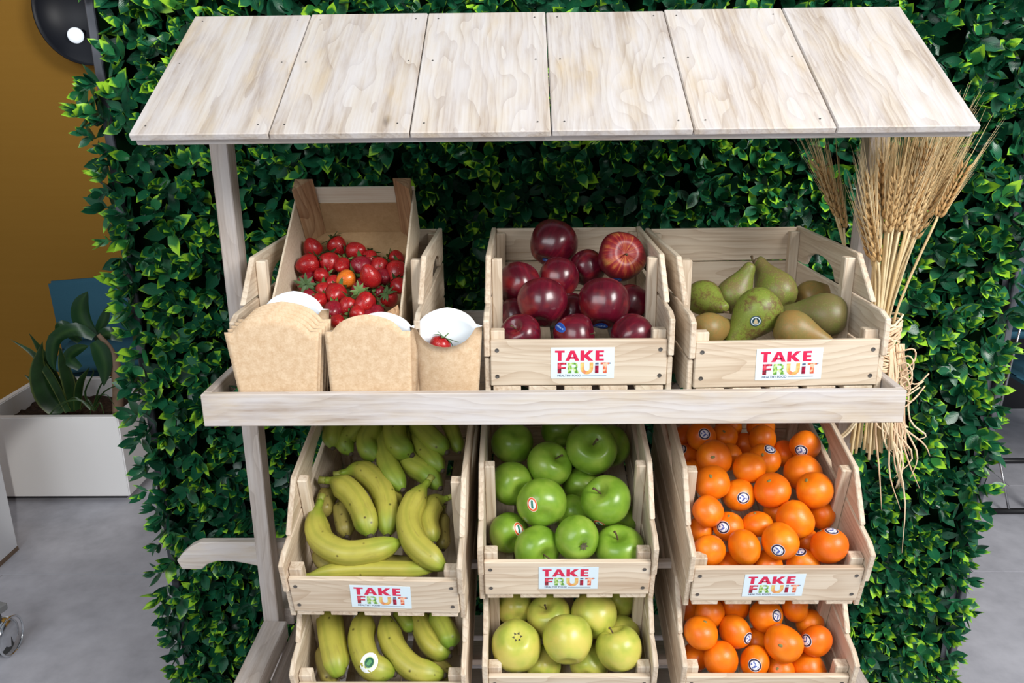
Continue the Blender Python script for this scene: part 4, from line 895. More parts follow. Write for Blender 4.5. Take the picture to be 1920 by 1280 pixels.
for i in range(3):
    m_ = mesh('calyx', *calyx_data(i), smooth=True); m_.materials.append(M['calyx']); MESH['calyx_%d' % i] = m_
MESH['apple_stem'] = tube_me([(0, 0, .30), (.02, .01, .62), (.07, .02, .92), (.12, .02, 1.02)], [.035, .032, .036, .055], 7, name='stem'); MESH['apple_stem'].materials.append(M['stem'])
MESH['pear_stem'] = tube_me([(0, 0, 2.0), (.03, .0, 2.22), (.12, .02, 2.42)], [.06, .05, .075], 7, name='stem'); MESH['pear_stem'].materials.append(M['stem'])
v, f = lathe([(.10, .0), (.105, .03), (.06, .05), (.02, .04)], 7, lambda a, z, r: 1+.25*math.cos(5*a)); MESH['button'] = mesh('button', v, f, smooth=True); MESH['button'].materials.append(M['button'])
vs = []; fs = []
for i in range(6):
    a = i*math.pi/3; o = len(vs)
    for t, w in ((0, .05), (.6, .05), (1, .005)):
        for s_ in (-1, 1): vs.append((math.cos(a)*.20*t - math.sin(a)*w*s_, math.sin(a)*.20*t + math.cos(a)*w*s_, .10*t))
    fs += [[o, o+1, o+3, o+2], [o+2, o+3, o+5, o+4]]
MESH['blossom'] = mesh('blossom', vs, fs); MESH['blossom'].materials.append(M['blossom'])

# stickers on fruit: their marks are printed by the sticker's own surface coordinates
def seal(name, stops, mark, mark_col, mscale=3.0, mr=0.62):
    k = NT(name, 0.35, 0.4)
    s = k.sep(k.co('UV')); r_ = k.math('SQRT', k.math('ADD', k.math('MULTIPLY', s[0], s[0]), k.math('MULTIPLY', s[1], s[1])))
    c = k.ramp(r_, stops)
    if mark == 'swirl':
        a = k.math('ARCTAN2', s[1], s[0])
        w = k.math('SINE', k.math('ADD', k.math('MULTIPLY', s[0], 9.0), k.math('MULTIPLY', k.math('ABSOLUTE', s[1]), 7.0)))
        w = k.math('ADD', w, k.math('MULTIPLY', k.math('SUBTRACT', k.noise(k.co('UV'), 2.6, 3), 0.5), 6.5))
        f = k.math('MULTIPLY', k.math('GREATER_THAN', w, 0.15), k.math('LESS_THAN', r_, mr))
    elif mark == 'bar':
        b = k.math('ABSOLUTE', k.math('ADD', k.math('MULTIPLY', s[0], 1.0), k.math('MULTIPLY', s[1], -.25)))
        f = k.math('MULTIPLY', k.math('LESS_THAN', b, 0.22), k.math('LESS_THAN', r_, mr))
    elif mark == 'pear':
        y = k.math('ADD', s[1], 0.1)
        wd = k.math('SUBTRACT', 0.34, k.math('MULTIPLY', y, 0.45))
        f = k.math('MULTIPLY', k.math('LESS_THAN', k.math('ABSOLUTE', s[0]), wd), k.math('LESS_THAN', r_, mr))
    else:
        f = k.math('MULTIPLY', k.math('LESS_THAN', k.math('ABSOLUTE', s[1]), 0.16), k.math('MULTIPLY', k.math('GREATER_THAN', k.noise(k.co('UV'), 6, 0), 0.5), k.math('LESS_THAN', r_, mr)))
    k.base(k.mix(f, c, mark_col)); k.put(k.b.inputs['Metallic'], 0.0)
    return k.m
M['seal_m'] = seal('mandarin_sticker', [(0.70, (.80, .82, .86)), (0.71, (.03, .02, .05)), (0.93, (.03, .02, .05)), (0.94, (.75, .75, .80))], 'swirl', (.10, .14, .42))
M['seal_g'] = seal('green_apple_sticker', [(0.66, (.82, .86, .82)), (0.68, (.75, .13, .03)), (0.92, (.72, .10, .02)), (0.94, (.85, .70, .55))], 'bar', (.03, .20, .14), mr=.58)
M['seal_r'] = seal('red_apple_sticker', [(0.80, (.015, .07, .36)), (0.9, (.02, .12, .50))], 'text', (.45, .60, .85), mr=.7)
M['seal_p'] = seal('pear_sticker', [(0.62, (.012, .05, .075)), (0.64, (.60, .68, .70)), (0.80, (.55, .62, .66)), (0.83, (.03, .07, .09))], 'pear', (.52, .42, .26), mr=.5)
M['seal_b'] = seal('banana_sticker', [(0.50, (.02, .10, .06)), (0.53, (.42, .60, .20)), (0.66, (.80, .84, .82)), (0.98, (.80, .84, .84))], 'bar', (.10, .30, .12), mr=.3)

def seal_mesh(bvh, cdir, size_u, size_v, up, lift, origin=Vector((0, 0, 0)), n=18, rings=3):
    d = cdir.normalized(); u = up.cross(d)
    if u.length < 1e-3: u = Vector((1, 0, 0)).cross(d)
    u.normalize(); v = d.cross(u)
    far = 4.0 if origin.length == 0 else 0.1
    def hit(a, b):
        o = origin + d*far + u*a*size_u + v*b*size_v
        loc, nor, _, _ = bvh.ray_cast(o, -d)
        return (loc + nor*lift) if loc else None
    vs = []; uv = []
    p = hit(0, 0)
    if p is None: return None
    vs.append(p); uv.append((0, 0))
    for j in range(1, rings+1):
        for i in range(n):
            a = 2*math.pi*i/n; q = j/rings
            h = hit(q*math.cos(a), q*math.sin(a))
            vs.append(h if h is not None else vs[-1]); uv.append((q*math.cos(a), q*math.sin(a)))
    fs = [[0, 1+i, 1+(i+1) % n] for i in range(n)]
    for j in range(rings-1):
        for i in range(n):
            a = 1+j*n
            fs.append([a+i, a+n+i, a+n+(i+1) % n, a+(i+1) % n])
    me = mesh('sticker', vs, fs, smooth=True)
    l = me.uv_layers.new(name='UVMap')
    for lp in me.loops: l.data[lp.index].uv = uv[lp.vertex_index]
    return me

def axis_rot(ax, spin):
    return Vector((0, 0, 1)).rotation_difference(Vector(ax).normalized()) @ Quaternion((0, 0, 1), spin)
STK = {'mandarin': ('seal_m', .0104, .0098), 'green_apple': ('seal_g', .0086, .0115), 'red_apple': ('seal_r', .0125, .0065), 'pear': ('seal_p', .0085, .0085)}
STKLAB = {'mandarin': 'round white sticker with a black rim and blue mark', 'green_apple': 'small oval orange rimmed sticker', 'red_apple': 'small blue oval sticker', 'pear': 'round dark sticker with a white ring'}
def place_fruit(name, kind, mkey, row, group, cat):
    lab, p, r, ax, st, v = row
    rot = axis_rot([-q for q in ax] if v == 9 else ax, rng.uniform(0, 6.28))
    o = link(name, MESH[mkey]); o.location = p; o.rotation_mode = 'QUATERNION'; o.rotation_quaternion = rot; o.scale = (r, r, r)
    tag(o, lab, cat, group)
    if kind in ('red_apple', 'green_apple', 'yellow_apple'):
        if v == 9:
            b = link('blossom_end', MESH['blossom'], None, o); b.location = (0, 0, -.74); b.rotation_euler = (math.pi, 0, 0)
        else: link('stem', MESH['apple_stem'], None, o)
    elif kind == 'mandarin':
        b = link('stem_button', MESH['button'], None, o); b.location = (0, 0, max(q.co.z for q in MESH[mkey].vertices if q.co.xy.length < .25)-.03)
    elif kind == 'pear': link('stem', MESH['pear_stem'], None, o)
    elif kind == 'strawberry': link('calyx', MESH['calyx_%d' % rng.randint(0, 2)], None, o)
    if st:
        mk, su, sv = STK[kind]
        inv = rot.inverted(); d = inv @ Vector(st); up = inv @ (Vector((rng.uniform(-.5, .5), 0, 1)))
        me = seal_mesh(MESH[mkey+'_bvh'], d, su/r, sv/r, up, .012)
        if me:
            q = link('sticker', me, M[mk], o); q['label'] = STKLAB[kind]
    return o
for i, row in enumerate(DATA['red']):
    place_fruit('red_apple', 'red_apple', 'streaked_apple' if row[5] == 1 else 'red_apple_%d' % (i % 3), row, 'red apples in their crate', 'apple')
for i, row in enumerate(DATA['green']):
    place_fruit('green_apple', 'green_apple', 'green_apple_%d' % (i % 3), row, 'green apples in their crate', 'apple')
for i, row in enumerate(DATA['golden']):
    place_fruit('yellow_apple', 'yellow_apple', 'yellow_apple_%d' % (i % 3), row, 'yellow apples in the lowest crate', 'apple')
for key, grp in (('orange', 'mandarins in the upper crate'), ('loworange', 'mandarins in the lowest crate')):
    for i, row in enumerate(DATA[key]):
        place_fruit('mandarin', 'mandarin', 'mandarin_%d' % (i % 4), row, grp, 'mandarin')
for i, row in enumerate(DATA['pear']):
    place_fruit('pear', 'pear', 'pear_%d' % row[5], row, 'pears in their crate', 'pear')
for i, row in enumerate(DATA['straw']):
    place_fruit('strawberry', 'strawberry', 'strawberry_%d_%d' % (row[5], i % 3), row, 'strawberries in the tilted tray', 'strawberry')

# ------------------------------------------------------------------ bananas
def banana_geo(pts, r, tip=True, neck=True):
    P = spline(pts, 22); n = len(P)
    L = sum((P[i+1]-P[i]).length for i in range(n-1))
    vs = []; fs = []; uv = []
    seg = 15; prev = None
    bend = (P[0] + P[-1])*0.5 - P[n//2]
    s = 0.0; prof = []
    for i in range(n):
        if i: s += (P[i]-P[i-1]).length
        q = s/L
        k0 = 1.0
        if neck: k0 = min(1.0, .30 + .70*max(0, min(1, (q-.07)/.17))**.8) if q < .24 else 1.0
        k1 = 1.0
        if q > .80: k1 = max(.26, 1 - ((q-.80)/.20)**2.2*.74)
        prof.append((q, r*k0*k1))
    for i, p in enumerate(P):
        t = (P[min(i+1, n-1)]-P[max(i-1, 0)]).normalized()
        if prev is None:
            u = bend - t*bend.dot(t)
            if u.length < 1e-4: u = t.orthogonal()
        else: u = prev - t*prev.dot(t)
        u.normalize(); prev = u; w = t.cross(u)
        for j in range(seg):
            a = 2*math.pi*j/seg
            pent = 1 + .06*math.cos(5*a) + .018*math.cos(10*a)
            vs.append(p + (u*math.cos(a)+w*math.sin(a))*prof[i][1]*pent); uv.append((j/seg, prof[i][0]*.95))
    for i in range(n-1):
        for j in range(seg):
            fs.append([i*seg+j, i*seg+(j+1) % seg, (i+1)*seg+(j+1) % seg, (i+1)*seg+j])
    fs.append(list(range(seg))[::-1]); fs.append([(n-1)*seg+j for j in range(seg)])
    # dry tip and cut stem end
    t1 = (P[-1]-P[-2]).normalized(); e = prof[-1][1]
    tipd = tube_data([P[-1]-t1*e*.15, P[-1]+t1*e*.5, P[-1]+t1*e*.9], [e*1.04, e*.95, e*.6], 8)
    t0 = (P[0]-P[1]).normalized(); b = prof[0][1]
    stemd = tube_data([P[0]-t0*b*.2, P[0]+t0*b*.8, P[0]+t0*b*1.7], [b*1.03, b*.95, b*1.25], 8)
    return vs, fs, uv, tipd, stemd
def banana_parts(pts, r, mat, parent, neck=True, as_part=False, root=None):
    vs, fs, uv, tipd, stemd = banana_geo(pts, r, neck=neck)
    base = Vector(vs[0]) if root is None else root
    def mk(nm, v, f, m, par, u=None):
        me = mesh(nm, [Vector(p)-base for p in v], f, smooth=True)
        if u:
            l = me.uv_layers.new(name='UVMap')
            for lp in me.loops: l.data[lp.index].uv = u[lp.vertex_index]
        return link(nm, me, m, par)
    body = mk('banana', vs, fs, mat, parent, uv)
    if root is None: body.location = base
    mk('blossom_tip', tipd[0], tipd[1], M['ban_tip'], body)
    if neck: mk('stem', stemd[0], stemd[1], M['ban_stem'], body)
    return body, vs, fs, base
for key, grp in (('banana', 'loose bananas in the upper banana crate'), ('lowbanana', 'bananas in the lowest crate')):
    for lab, pts, r, ex in DATA[key]:
        body, vs, fs, base = banana_parts(pts, r, M['ban%d' % ex['v']], None)
        tag(body, lab, 'banana', grp)
        if ex.get('stk'):
            P = spline(pts, 22); bv = BVHTree.FromPolygons([Vector(q) for q in vs], fs)
            c0 = P[16]; d = (Vector(cam.location) - c0).normalized()
            me = seal_mesh(bv, d, .0135, .0155, Vector((.5, 0, 1)), .0005, origin=c0)
            if me:
                me.transform(Matrix.Translation(-base)); q = link('sticker', me, M['seal_b'], body); q['label'] = 'round white sticker with a green and purple mark'
for lab, fingers in DATA['bunch']:
    root = Vector(fingers[0][0][0])
    b = empty('banana_bunch', root, (0, 0, 0), lab, 'banana bunch', 'banana bunches at the back of the upper banana crate')
    for pts, r in fingers:
        banana_parts(pts, r, M['ban2'], b, neck=False, root=root)
    crown = spline([Vector(f_[0][0])+Vector((0, .004, 0)) for f_ in fingers], 8)
    me = mesh('crown', *tube_data([p-root for p in crown], .016, 10), smooth=True)
    link('crown', me, M['ban_stem'], b)

# ------------------------------------------------------------------ paper scoop cups
def cup_parts(wb, wt, hs, arch, dip, bulge, flat_top=False):
    """scoop cup of folded board: front low panel (-Y side) with a dip, back tall panel (+Y side) with an arch"""
    NU, NV = 22, 8
    def sheet(side, off):
        vs = []
        for j in range(NV+1):
            v = j/NV
            for i in range(NU+1):
                u = -1 + 2*i/NU
                a = abs(u)/.76
                top = hs
                if a < 1:
                    if side > 0: top += arch*math.sqrt(1-a*a*.98)*(1-a*.12)
                    else: top -= dip*math.sqrt(1-a*a)
                z = v*top
                hw = .5*(wb + (wt-wb)*min(1, z/hs))
                y = side*(bulge*(1-u*u)**.8*(0.25+.75*min(1, z/hs)) + .0002)
                vs.append((u*hw, y + off*side, z))
        q = NU+1
        fs = [[j*q+i, j*q+i+1, (j+1)*q+i+1, (j+1)*q+i] for j in range(NV) for i in range(NU)]
        return vs, fs, q
    out = []
    for side in (-1, 1):
        vo, fo, q = sheet(side, .0003); vi, fi, _ = sheet(side, -.0003)
        n = len(vo)
        if side > 0: fo = [f[::-1] for f in fo]; 
        else: fi = [f[::-1] for f in fi]
        rim = []
        loop = [i for i in range(q)] + [j*q+q-1 for j in range(1, NV+1)] + [NV*q+i for i in range(q-2, -1, -1)] + [j*q for j in range(NV-1, 0, -1)]
        for a, b in zip(loop, loop[1:]+loop[:1]): rim.append([a, b, n+b, n+a])
        faces = fo + [[i+n for i in f] for f in fi] + rim
        mi = [0]*len(fo) + [1]*len(fi) + [0]*len(rim)
        out.append(mesh('panel', vo+vi, faces, mi, smooth=False))
    return out
def cup(loc, rot, dims, label, grp):
    t = empty('paper_cup', loc, rot, label, 'paper cup', grp)
    a, b = cup_parts(*dims)
    link('low_panel', a, [M['kraft'], M['cup_white']], t, smooth=True)
    link('tall_panel', b, [M['kraft'], M['cup_white']], t, smooth=True)
    return t
G = 'kraft scoop cups on the tray edge'
nest = ['kraft cup with an arched top at the very front of the left nest',
        'second kraft cup in the left nest, its arch just behind the front one',
        'third kraft cup in the left nest counted from the front one',
        'fourth kraft cup in the left nest counted from the front one',
        'rearmost arched kraft cup of the left nest']
for i in range(5):
    cup((-.3945+.0034*i, .0180+.0052*i, 1.0622+.0033*i), (R(-1.0), 0, math.pi+R(-.4*i)), (.108, .1345, .1140, .0265, .020, .0018), nest[i], G)
cup((-.376, .0505, 1.085), (R(-7), 0, 0), (.086, .108, .112, .026, .024, .012), 'kraft cup showing its white inside, tucked into the back of the left nest', G)
cup((-.2590, .0170, 1.0622), (0, 0, math.pi), (.1170, .1215, .1140, .0250, .02, .0018), 'single flat kraft cup with an arched top in the middle of the three places', G)
cup((-.2440, .0300, 1.0622), (R(-4), 0, R(-3)), (.098, .112, .112, .0230, .022, .008), 'kraft cup with a white rim behind the middle flat one', G)
cup((-.1500, .0400, 1.0622), (0, 0, 0), (.088, .104, .1140, .0210, .0250, .0255), 'open kraft cup with a white inside holding one strawberry, right of the flat ones', G)
place_fruit('strawberry', 'strawberry', 'strawberry_0_2', ['single strawberry with its cap up in the open kraft cup', (-.1585, .0385, 1.150), .0165, (-.45, -.35, -.75), 0, 0], None, 'strawberry')
place_fruit('strawberry', 'strawberry', 'strawberry_2_0', ['strawberry barely showing low in the open kraft cup', (-.134, .0395, 1.133), .0125, (.3, -.5, -.5), 0, 2], None, 'strawberry')

# ------------------------------------------------------------------ leaves
k = NT('glossy_plastic_leaf', 0.34, 0.45)
u = k.sep(k.co('UV')); rn = k.n('ShaderNodeAttribute', attribute_name='tone').outputs['Fac']
edge = k.math('ABSOLUTE', k.math('SUBTRACT', u[0], 0.5))
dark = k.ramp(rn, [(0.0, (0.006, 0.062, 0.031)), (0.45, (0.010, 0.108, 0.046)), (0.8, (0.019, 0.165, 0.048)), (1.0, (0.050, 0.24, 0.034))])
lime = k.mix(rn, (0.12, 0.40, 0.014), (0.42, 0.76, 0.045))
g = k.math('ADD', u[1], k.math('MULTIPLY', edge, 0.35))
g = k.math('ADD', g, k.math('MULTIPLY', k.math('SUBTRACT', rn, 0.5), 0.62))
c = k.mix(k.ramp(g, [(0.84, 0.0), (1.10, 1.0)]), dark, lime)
c = k.mix(k.ramp(edge, [(0.0, 0.28), (0.035, 0.0)]), c, (0.06, 0.20, 0.05))
k.base(c)
wvn = k.math('SINE', k.math('MULTIPLY', k.math('SUBTRACT', u[1], k.math('MULTIPLY', edge, 0.9)), 55.0))
k.bump(wvn, 0.12, 0.0006)
k.b.inputs['Coat Weight'].default_value = 0.06; k.b.inputs['Coat Roughness'].default_value = 0.12
M['leaf'] = k.m
M['twig'] = flat('green_plastic_twig', (0.02, 0.05, 0.015), 0.6)
M['hedge_back'] = flat('dark_green_mat', (0.002, 0.008, 0.003), 1.0, spec=0.0)  # near-black, so deep shadow between the leaves is put into the mat's colour
M['grey_frame'] = flat('grey_board', (0.10, 0.105, 0.125), 0.55)

ST = [(0.0, .03), (.22, .31), (.46, .43), (.72, .31), (.89, .12), (1.0, .0)]
def leaf_proto(fold=.32, curl=.18, wide=.62):
    vs = []; uv = []; fs = []
    for t, w in ST:
        z = curl*(t**2) - .06*math.sin(t*math.pi)
        for s_ in (-1, 0, 1):
            if w == 0 and s_: continue
            x = s_*w*wide
            vs.append((x, t, z + abs(x)*fold)); uv.append((.5+.5*s_, t))
    n = len(vs)
    for j in range(4):
        for s_ in (0, 1): fs.append([j*3+s_, j*3+s_+1, (j+1)*3+s_+1, (j+1)*3+s_])
    b = 12
    fs.append([b, b+1, n-1]); fs.append([b+1, b+2, n-1])
    return np.array(vs), uv, fs
PROTO = [leaf_proto(.30, .15, .60), leaf_proto(.45, .30, .66), leaf_proto(.22, -.22, .64), leaf_proto(.5, .42, .56)]

def sprigs(x0, x1, z0, z1, y, pitch, seed):
    """leaf frames (base, dir, side, normal, length, tone) for sprigs standing off a wall at y, facing -Y"""
    g = np.random.default_rng(seed); out = []
    nx = int((x1-x0)/pitch); nz = int((z1-z0)/(pitch*.92))
    for i in range(nx+1):
        for j in range(nz+1):
            x = x0 + (i + (.5 if j % 2 else 0))*pitch + g.normal()*pitch*.24; z = z0 + j*pitch*.92 + g.normal()*pitch*.24
            x = min(max(x, x0-.004), x1+.004)
            if x < x0+.045 and abs(z-1.60) < .075: continue
            yy = y + g.normal()*.010
            o = np.array([g.normal()*.34, -1, g.normal()*.30 + .12])
            if x < x0+.05: o[0] -= g.uniform(.2, 1.0)
            if x > x1-.05: o[0] += g.uniform(.2, 1.0)
            o /= np.linalg.norm(o)
            a = np.cross(o, [0.1, .2, 1]); a /= np.linalg.norm(a); b = np.cross(o, a)
            n = g.integers(6, 9); ph = g.uniform(0, 6.28); size = g.uniform(.036, .052)
            young = g.uniform(0, 1)
            for q in range(n):
                az = ph + q*2.4 + g.normal()*.15
                el = math.radians(16 + 66*(q/(n-1)) + g.normal()*9)
                rad = a*math.cos(az) + b*math.sin(az)
                d = o*math.cos(el) + rad*math.sin(el)
                nn = o*math.sin(el) - rad*math.cos(el)
                tw = g.normal()*.35
                sd = np.cross(d, nn); nn = nn*math.cos(tw) + sd*math.sin(tw); sd = np.cross(d, nn)
                L = size*(.72 + .42*q/(n-1))*g.uniform(.85, 1.15)
                base = np.array([x, yy, z]) + o*(.030*(1-q/(n-1)) + .004)
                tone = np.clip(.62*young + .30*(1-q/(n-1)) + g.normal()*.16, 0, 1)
                out.append((base, d, sd, nn, L, tone, g.integers(0, 4)))
    return out

def leaves_mesh(name, L):
    V = []; F = []; U = []; T = []; o = 0
    for base, d, sd, nn, l, tone, k_ in L:
        pv, pu, pf = PROTO[k_]
        B = np.stack([sd, d, nn])
        V.append(base + (pv @ B)*l)
        for f in pf: F.append([i+o for i in f])
        U.append(pu); T += [tone]*len(pv); o += len(pv)
    V = np.concatenate(V)
    me = bpy.data.meshes.new(name); me.from_pydata(V.tolist(), [], F)
    UU = np.concatenate([np.array(q) for q in U])
    uvl = me.uv_layers.new(name='UVMap')
    idx = np.empty(len(me.loops), dtype=np.int32); me.loops.foreach_get('vertex_index', idx)
    uvl.data.foreach_set('uv', UU[idx].astype(np.float32).ravel())
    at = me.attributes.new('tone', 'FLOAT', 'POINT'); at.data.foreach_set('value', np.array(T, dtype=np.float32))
    me.shade_smooth(); me.update()
    return me

HY = 0.655
hedge = empty('hedge_wall', (0.05, .69, 0), (0, 0, 0), 'tall wall panel covered in glossy green artificial leaves behind the stall', 'hedge wall')
ho = Vector((-0.05, -.69, 0))
def hp_(name, me, mat):
    me.transform(Matrix.Translation(ho)); return link(name, me, mat, hedge)
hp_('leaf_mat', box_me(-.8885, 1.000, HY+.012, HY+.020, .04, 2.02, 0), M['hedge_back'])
hp_('backing_panel', box_me(-.8895, 1.020, HY+.0205, HY+.045, .0, 2.05, .002), M['grey_frame'])
for xa, xb in ((-.9085, -.890), (1.0205, 1.036)):
    hp_('frame_post', box_me(xa, xb, HY+.005, HY+.060, 0, 2.05, .002), M['grey_frame'])
hp_('frame_foot', box_me(-.50, -.44, HY-.02, HY+.30, 0.0, .035, .003), M['grey_frame']).location = (0, .10, 0)
hp_('frame_foot', box_me(.60, .66, HY-.02, HY+.30, 0.0, .035, .003), M['grey_frame']).location = (0, .10, 0)
ALL = sprigs(-.910, 1.000, .055, 1.98, HY, .0365, 3)
# the leaves that stand furthest out on both sides of the stall are parts of their own
score = []
for i, q in enumerate(ALL):
    b = q[0]; tip = b + q[1]*q[4]
    if .30 < b[2] < 1.66 and (b[0] < -.58 or b[0] > .66 or (abs(b[0]) < .5 and 1.30 < b[2] < 1.42)): score.append((-(HY-tip[1]) - q[4]*1.2, i))
score.sort(); own = set(i for _, i in score[:300])
LP = {}
for i in sorted(own):
    base, d, sd, nn, l, tone, k_ = ALL[i]
    key = (int(k_), int(tone*5))
    if key not in LP:
        LP[key] = leaves_mesh('leaf', [(np.zeros(3), np.array([0, 1., 0]), np.array([1., 0, 0]), np.array([0, 0, 1.]), 1.0, (key[1]+.5)/5, key[0])])
        LP[key].materials.append(M['leaf'])
    o = link('leaf', LP[key], None, hedge)
    mt = Matrix((Vector(sd), Vector(d), Vector(nn))).transposed().to_4x4()
    o.matrix_local = Matrix.Translation(Vector(base)+ho) @ mt @ Matrix.Scale(l, 4)
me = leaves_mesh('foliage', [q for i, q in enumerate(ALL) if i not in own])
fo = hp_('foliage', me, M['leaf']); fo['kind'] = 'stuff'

# loose leaf garland lying in the tray under the crates
gl = []
for i in range(110):
    x = nrng.uniform(-.48, .48); y = nrng.choice([nrng.uniform(.02, .05), nrng.uniform(.05, .43)])
    if -.46 < x < -.09 and y < .06: continue
    a = nrng.uniform(0, 6.28); d = np.array([math.cos(a), math.sin(a), nrng.uniform(.0, .12)]); d /= np.linalg.norm(d)
    nn = np.array([0, 0, 1.]) - d*d[2]; nn /= np.linalg.norm(nn); sd = np.cross(d, nn)
    gl.append((np.array([x, min(max(y, .03), .43), 1.0632]), d, sd, nn, nrng.uniform(.020, .030), nrng.uniform(.1, .8), 0))
for x, y in ((-.482, .06), (-.472, .09), (-.485, .12), (.484, .06), (.478, .10), (.486, .15), (.482, .08), (.19, .06), (.195, .11), (-.095, .02), (-.09, .10), (.485, .20)):
    for q in range(3):
        a = nrng.uniform(0, 6.28); d = np.array([math.cos(a)*.5, math.sin(a)*.5, nrng.uniform(.3, .7)]); d /= np.linalg.norm(d)
        nn = np.cross(d, [math.sin(a), -math.cos(a), 0]); nn /= np.linalg.norm(nn); sd = np.cross(d, nn)
        x_ = min(max(x, -.474), .474)
        gl.append((np.array([x_, y, 1.0635]), d, sd, nn, .022, nrng.uniform(.1, .8), 1))
o = link('leaf_garland', leaves_mesh('garland', gl), M['leaf'])
tag(o, 'small green artificial leaves strewn on the tray under the upper crates', 'leaves', None, 'stuff')

# ------------------------------------------------------------------ wheat bundle
k = NT('wheat_straw', 0.55, 0.35)
r_ = k.rnd(); po = k.n('ShaderNodeNewGeometry').outputs['Position']
k.base(k.mix(k.noise(po, 60, 3), k.ramp(r_, [(0.0, (0.62, 0.46, 0.23)), (0.5, (0.76, 0.62, 0.36)), (1.0, (0.84, 0.74, 0.50))]), (0.54, 0.37, 0.17)))
M['straw'] = k.m
k = NT('wheat_ear_grain', 0.55, 0.3)
po = k.n('ShaderNodeNewGeometry').outputs['Position']
k.base(k.mix(k.noise(po, 130, 3), k.ramp(k.rnd(), [(0.0, (0.50, 0.29, 0.11)), (0.5, (0.66, 0.45, 0.20)), (1.0, (0.80, 0.62, 0.34))]), (0.40, 0.22, 0.08)))
M['ear'] = k.m
k = NT('raffia', 0.6, 0.3)
k.base(k.ramp(k.rnd(), [(0.0, (0.70, 0.46, 0.29)), (0.5, (0.78, 0.58, 0.38)), (1.0, (0.82, 0.70, 0.48))])); M['raffia'] = k.m
def ear_data(seed, L=.085):
    q = random.Random(seed); parts = []; awn = []
    n = 10
    for i in range(n):
        z = L*i/n
        for s_ in range(3):
            a = s_*2.09 + (i % 2)*1.05
            c = Vector((math.cos(a)*.0042, math.sin(a)*.0042, z))
            d = Vector((math.cos(a)*.36, math.sin(a)*.36, 1)).normalized()
            w = .0030*(1-.35*i/n)
            parts.append(tube_data([c, c+d*.0045, c+d*.010, c+d*.0145], [w*.5, w, w*.75, w*.1], 5))
            tip = c + d*.013
            l = q.uniform(.05, .085)
            e = tip + Vector((math.cos(a)*q.uniform(.04, .16), math.sin(a)*q.uniform(.04, .16), 1)).normalized()*l
            awn.append(tube_data([tip, (tip+e)/2 + Vector((0, 0, .003)), e], [.00042, .00034, .0001], 3, False))
    return join_data(parts), join_data(awn)
EAR = []
for i in range(4):
    a, b = ear_data(i)
    m1 = mesh('wheat_ear', *a, smooth=True); m1.materials.append(M['ear'])
    m2 = mesh('awns', *b); m2.materials.append(M['straw']); EAR.append((m1, m2))
wheat = empty('wheat_bundle', (.548, .215, .93), (0, 0, 0), 'dried wheat sheaf tied with raffia to the right post of the stall', 'wheat bundle')
wo = Vector((-.566, -.215, -.93))
def wp(name, me, mat, par=None):
    if par is None: me.transform(Matrix.Translation(wo))
    return link(name, me, mat, par or wheat)
wr_ = random.Random(21)
def stalk(fan, dep, top, zb, ear=True, behind=False):
    tx = .562 + fan*.016; tyy = .206 + dep*.018
    pts = [(.576 + fan*.042 + wr_.uniform(-.004, .004), .210 + dep*.03, zb), (.5665 + fan*.026, .208 + dep*.022, 1.02), (tx, tyy, 1.12), (tx + fan*.012 + .004, .208+dep*.024, 1.20)]
    if behind: pts = [(.548, .285, 1.02), (.540, .290, 1.12), (.528, .295, 1.22)]
    lean = fan*.020 + .008
    last = pts[-1]
    if behind: pts.append((last[0] - .02 - .012*fan, .296, top))
    else: pts.append((last[0] + lean + fan*.004, .206 + dep*.034, top))
    P = spline(pts, 14)
    wp('stalk', tube_me(P, [.0021]*15, 6, name='stalk'), M['straw'])
    if ear:
        d = (P[-1]-P[-2]).normalized()
        d = (d + Vector((fan*.10+.05 if not behind else -.12, wr_.uniform(-.12, .12), 0))).normalized()
        m1, m2 = EAR[wr_.randint(0, 3)]
        e = link('wheat_ear', m1, None, wheat)
        e.rotation_mode = 'QUATERNION'; e.rotation_quaternion = axis_rot(d, wr_.uniform(0, 6)); e.location = P[-1] + wo
        aw = link('awns', m2, None, e); aw['kind'] = 'stuff'
for i in range(34):
    fan = -1 + 2*((i*0.618) % 1.0); dep = wr_.uniform(-.8, .8)
    stalk(fan*.95 + wr_.uniform(-.05, .05), dep, 1.245 + wr_.uniform(.0, .09) + .015*fan, .905 + wr_.uniform(-.012, .02) + .012*abs(fan))
for f_ in (-1, 0, .9): stalk(f_, 0, 1.29 + .02*f_, 1.0, behind=True)
# cut stubble ends and two bare straws standing free
for i in range(20):
    fan = -1.05 + 2.0*i/19; dep = wr_.uniform(-1, .3)
    P = spline([(.575 + fan*.044, .205+dep*.03, .900 + wr_.uniform(-.006, .022)), (.5665+fan*.03, .205+dep*.024, 1.02), (.562+fan*.017, .206+dep*.018, 1.11)], 8)
    wp('stalk', tube_me(P, .0022, 6, name='stalk'), M['straw'])
for x, zt in ((.5405, 1.355), (.5360, 1.225), (.548, 1.30)):
    P = spline([(.549, .199, 1.09), (x+.003, .200, 1.18), (x, .200, zt)], 8)
    wp('stalk', tube_me(P, .0026, 7, name='stalk'), M['straw'])
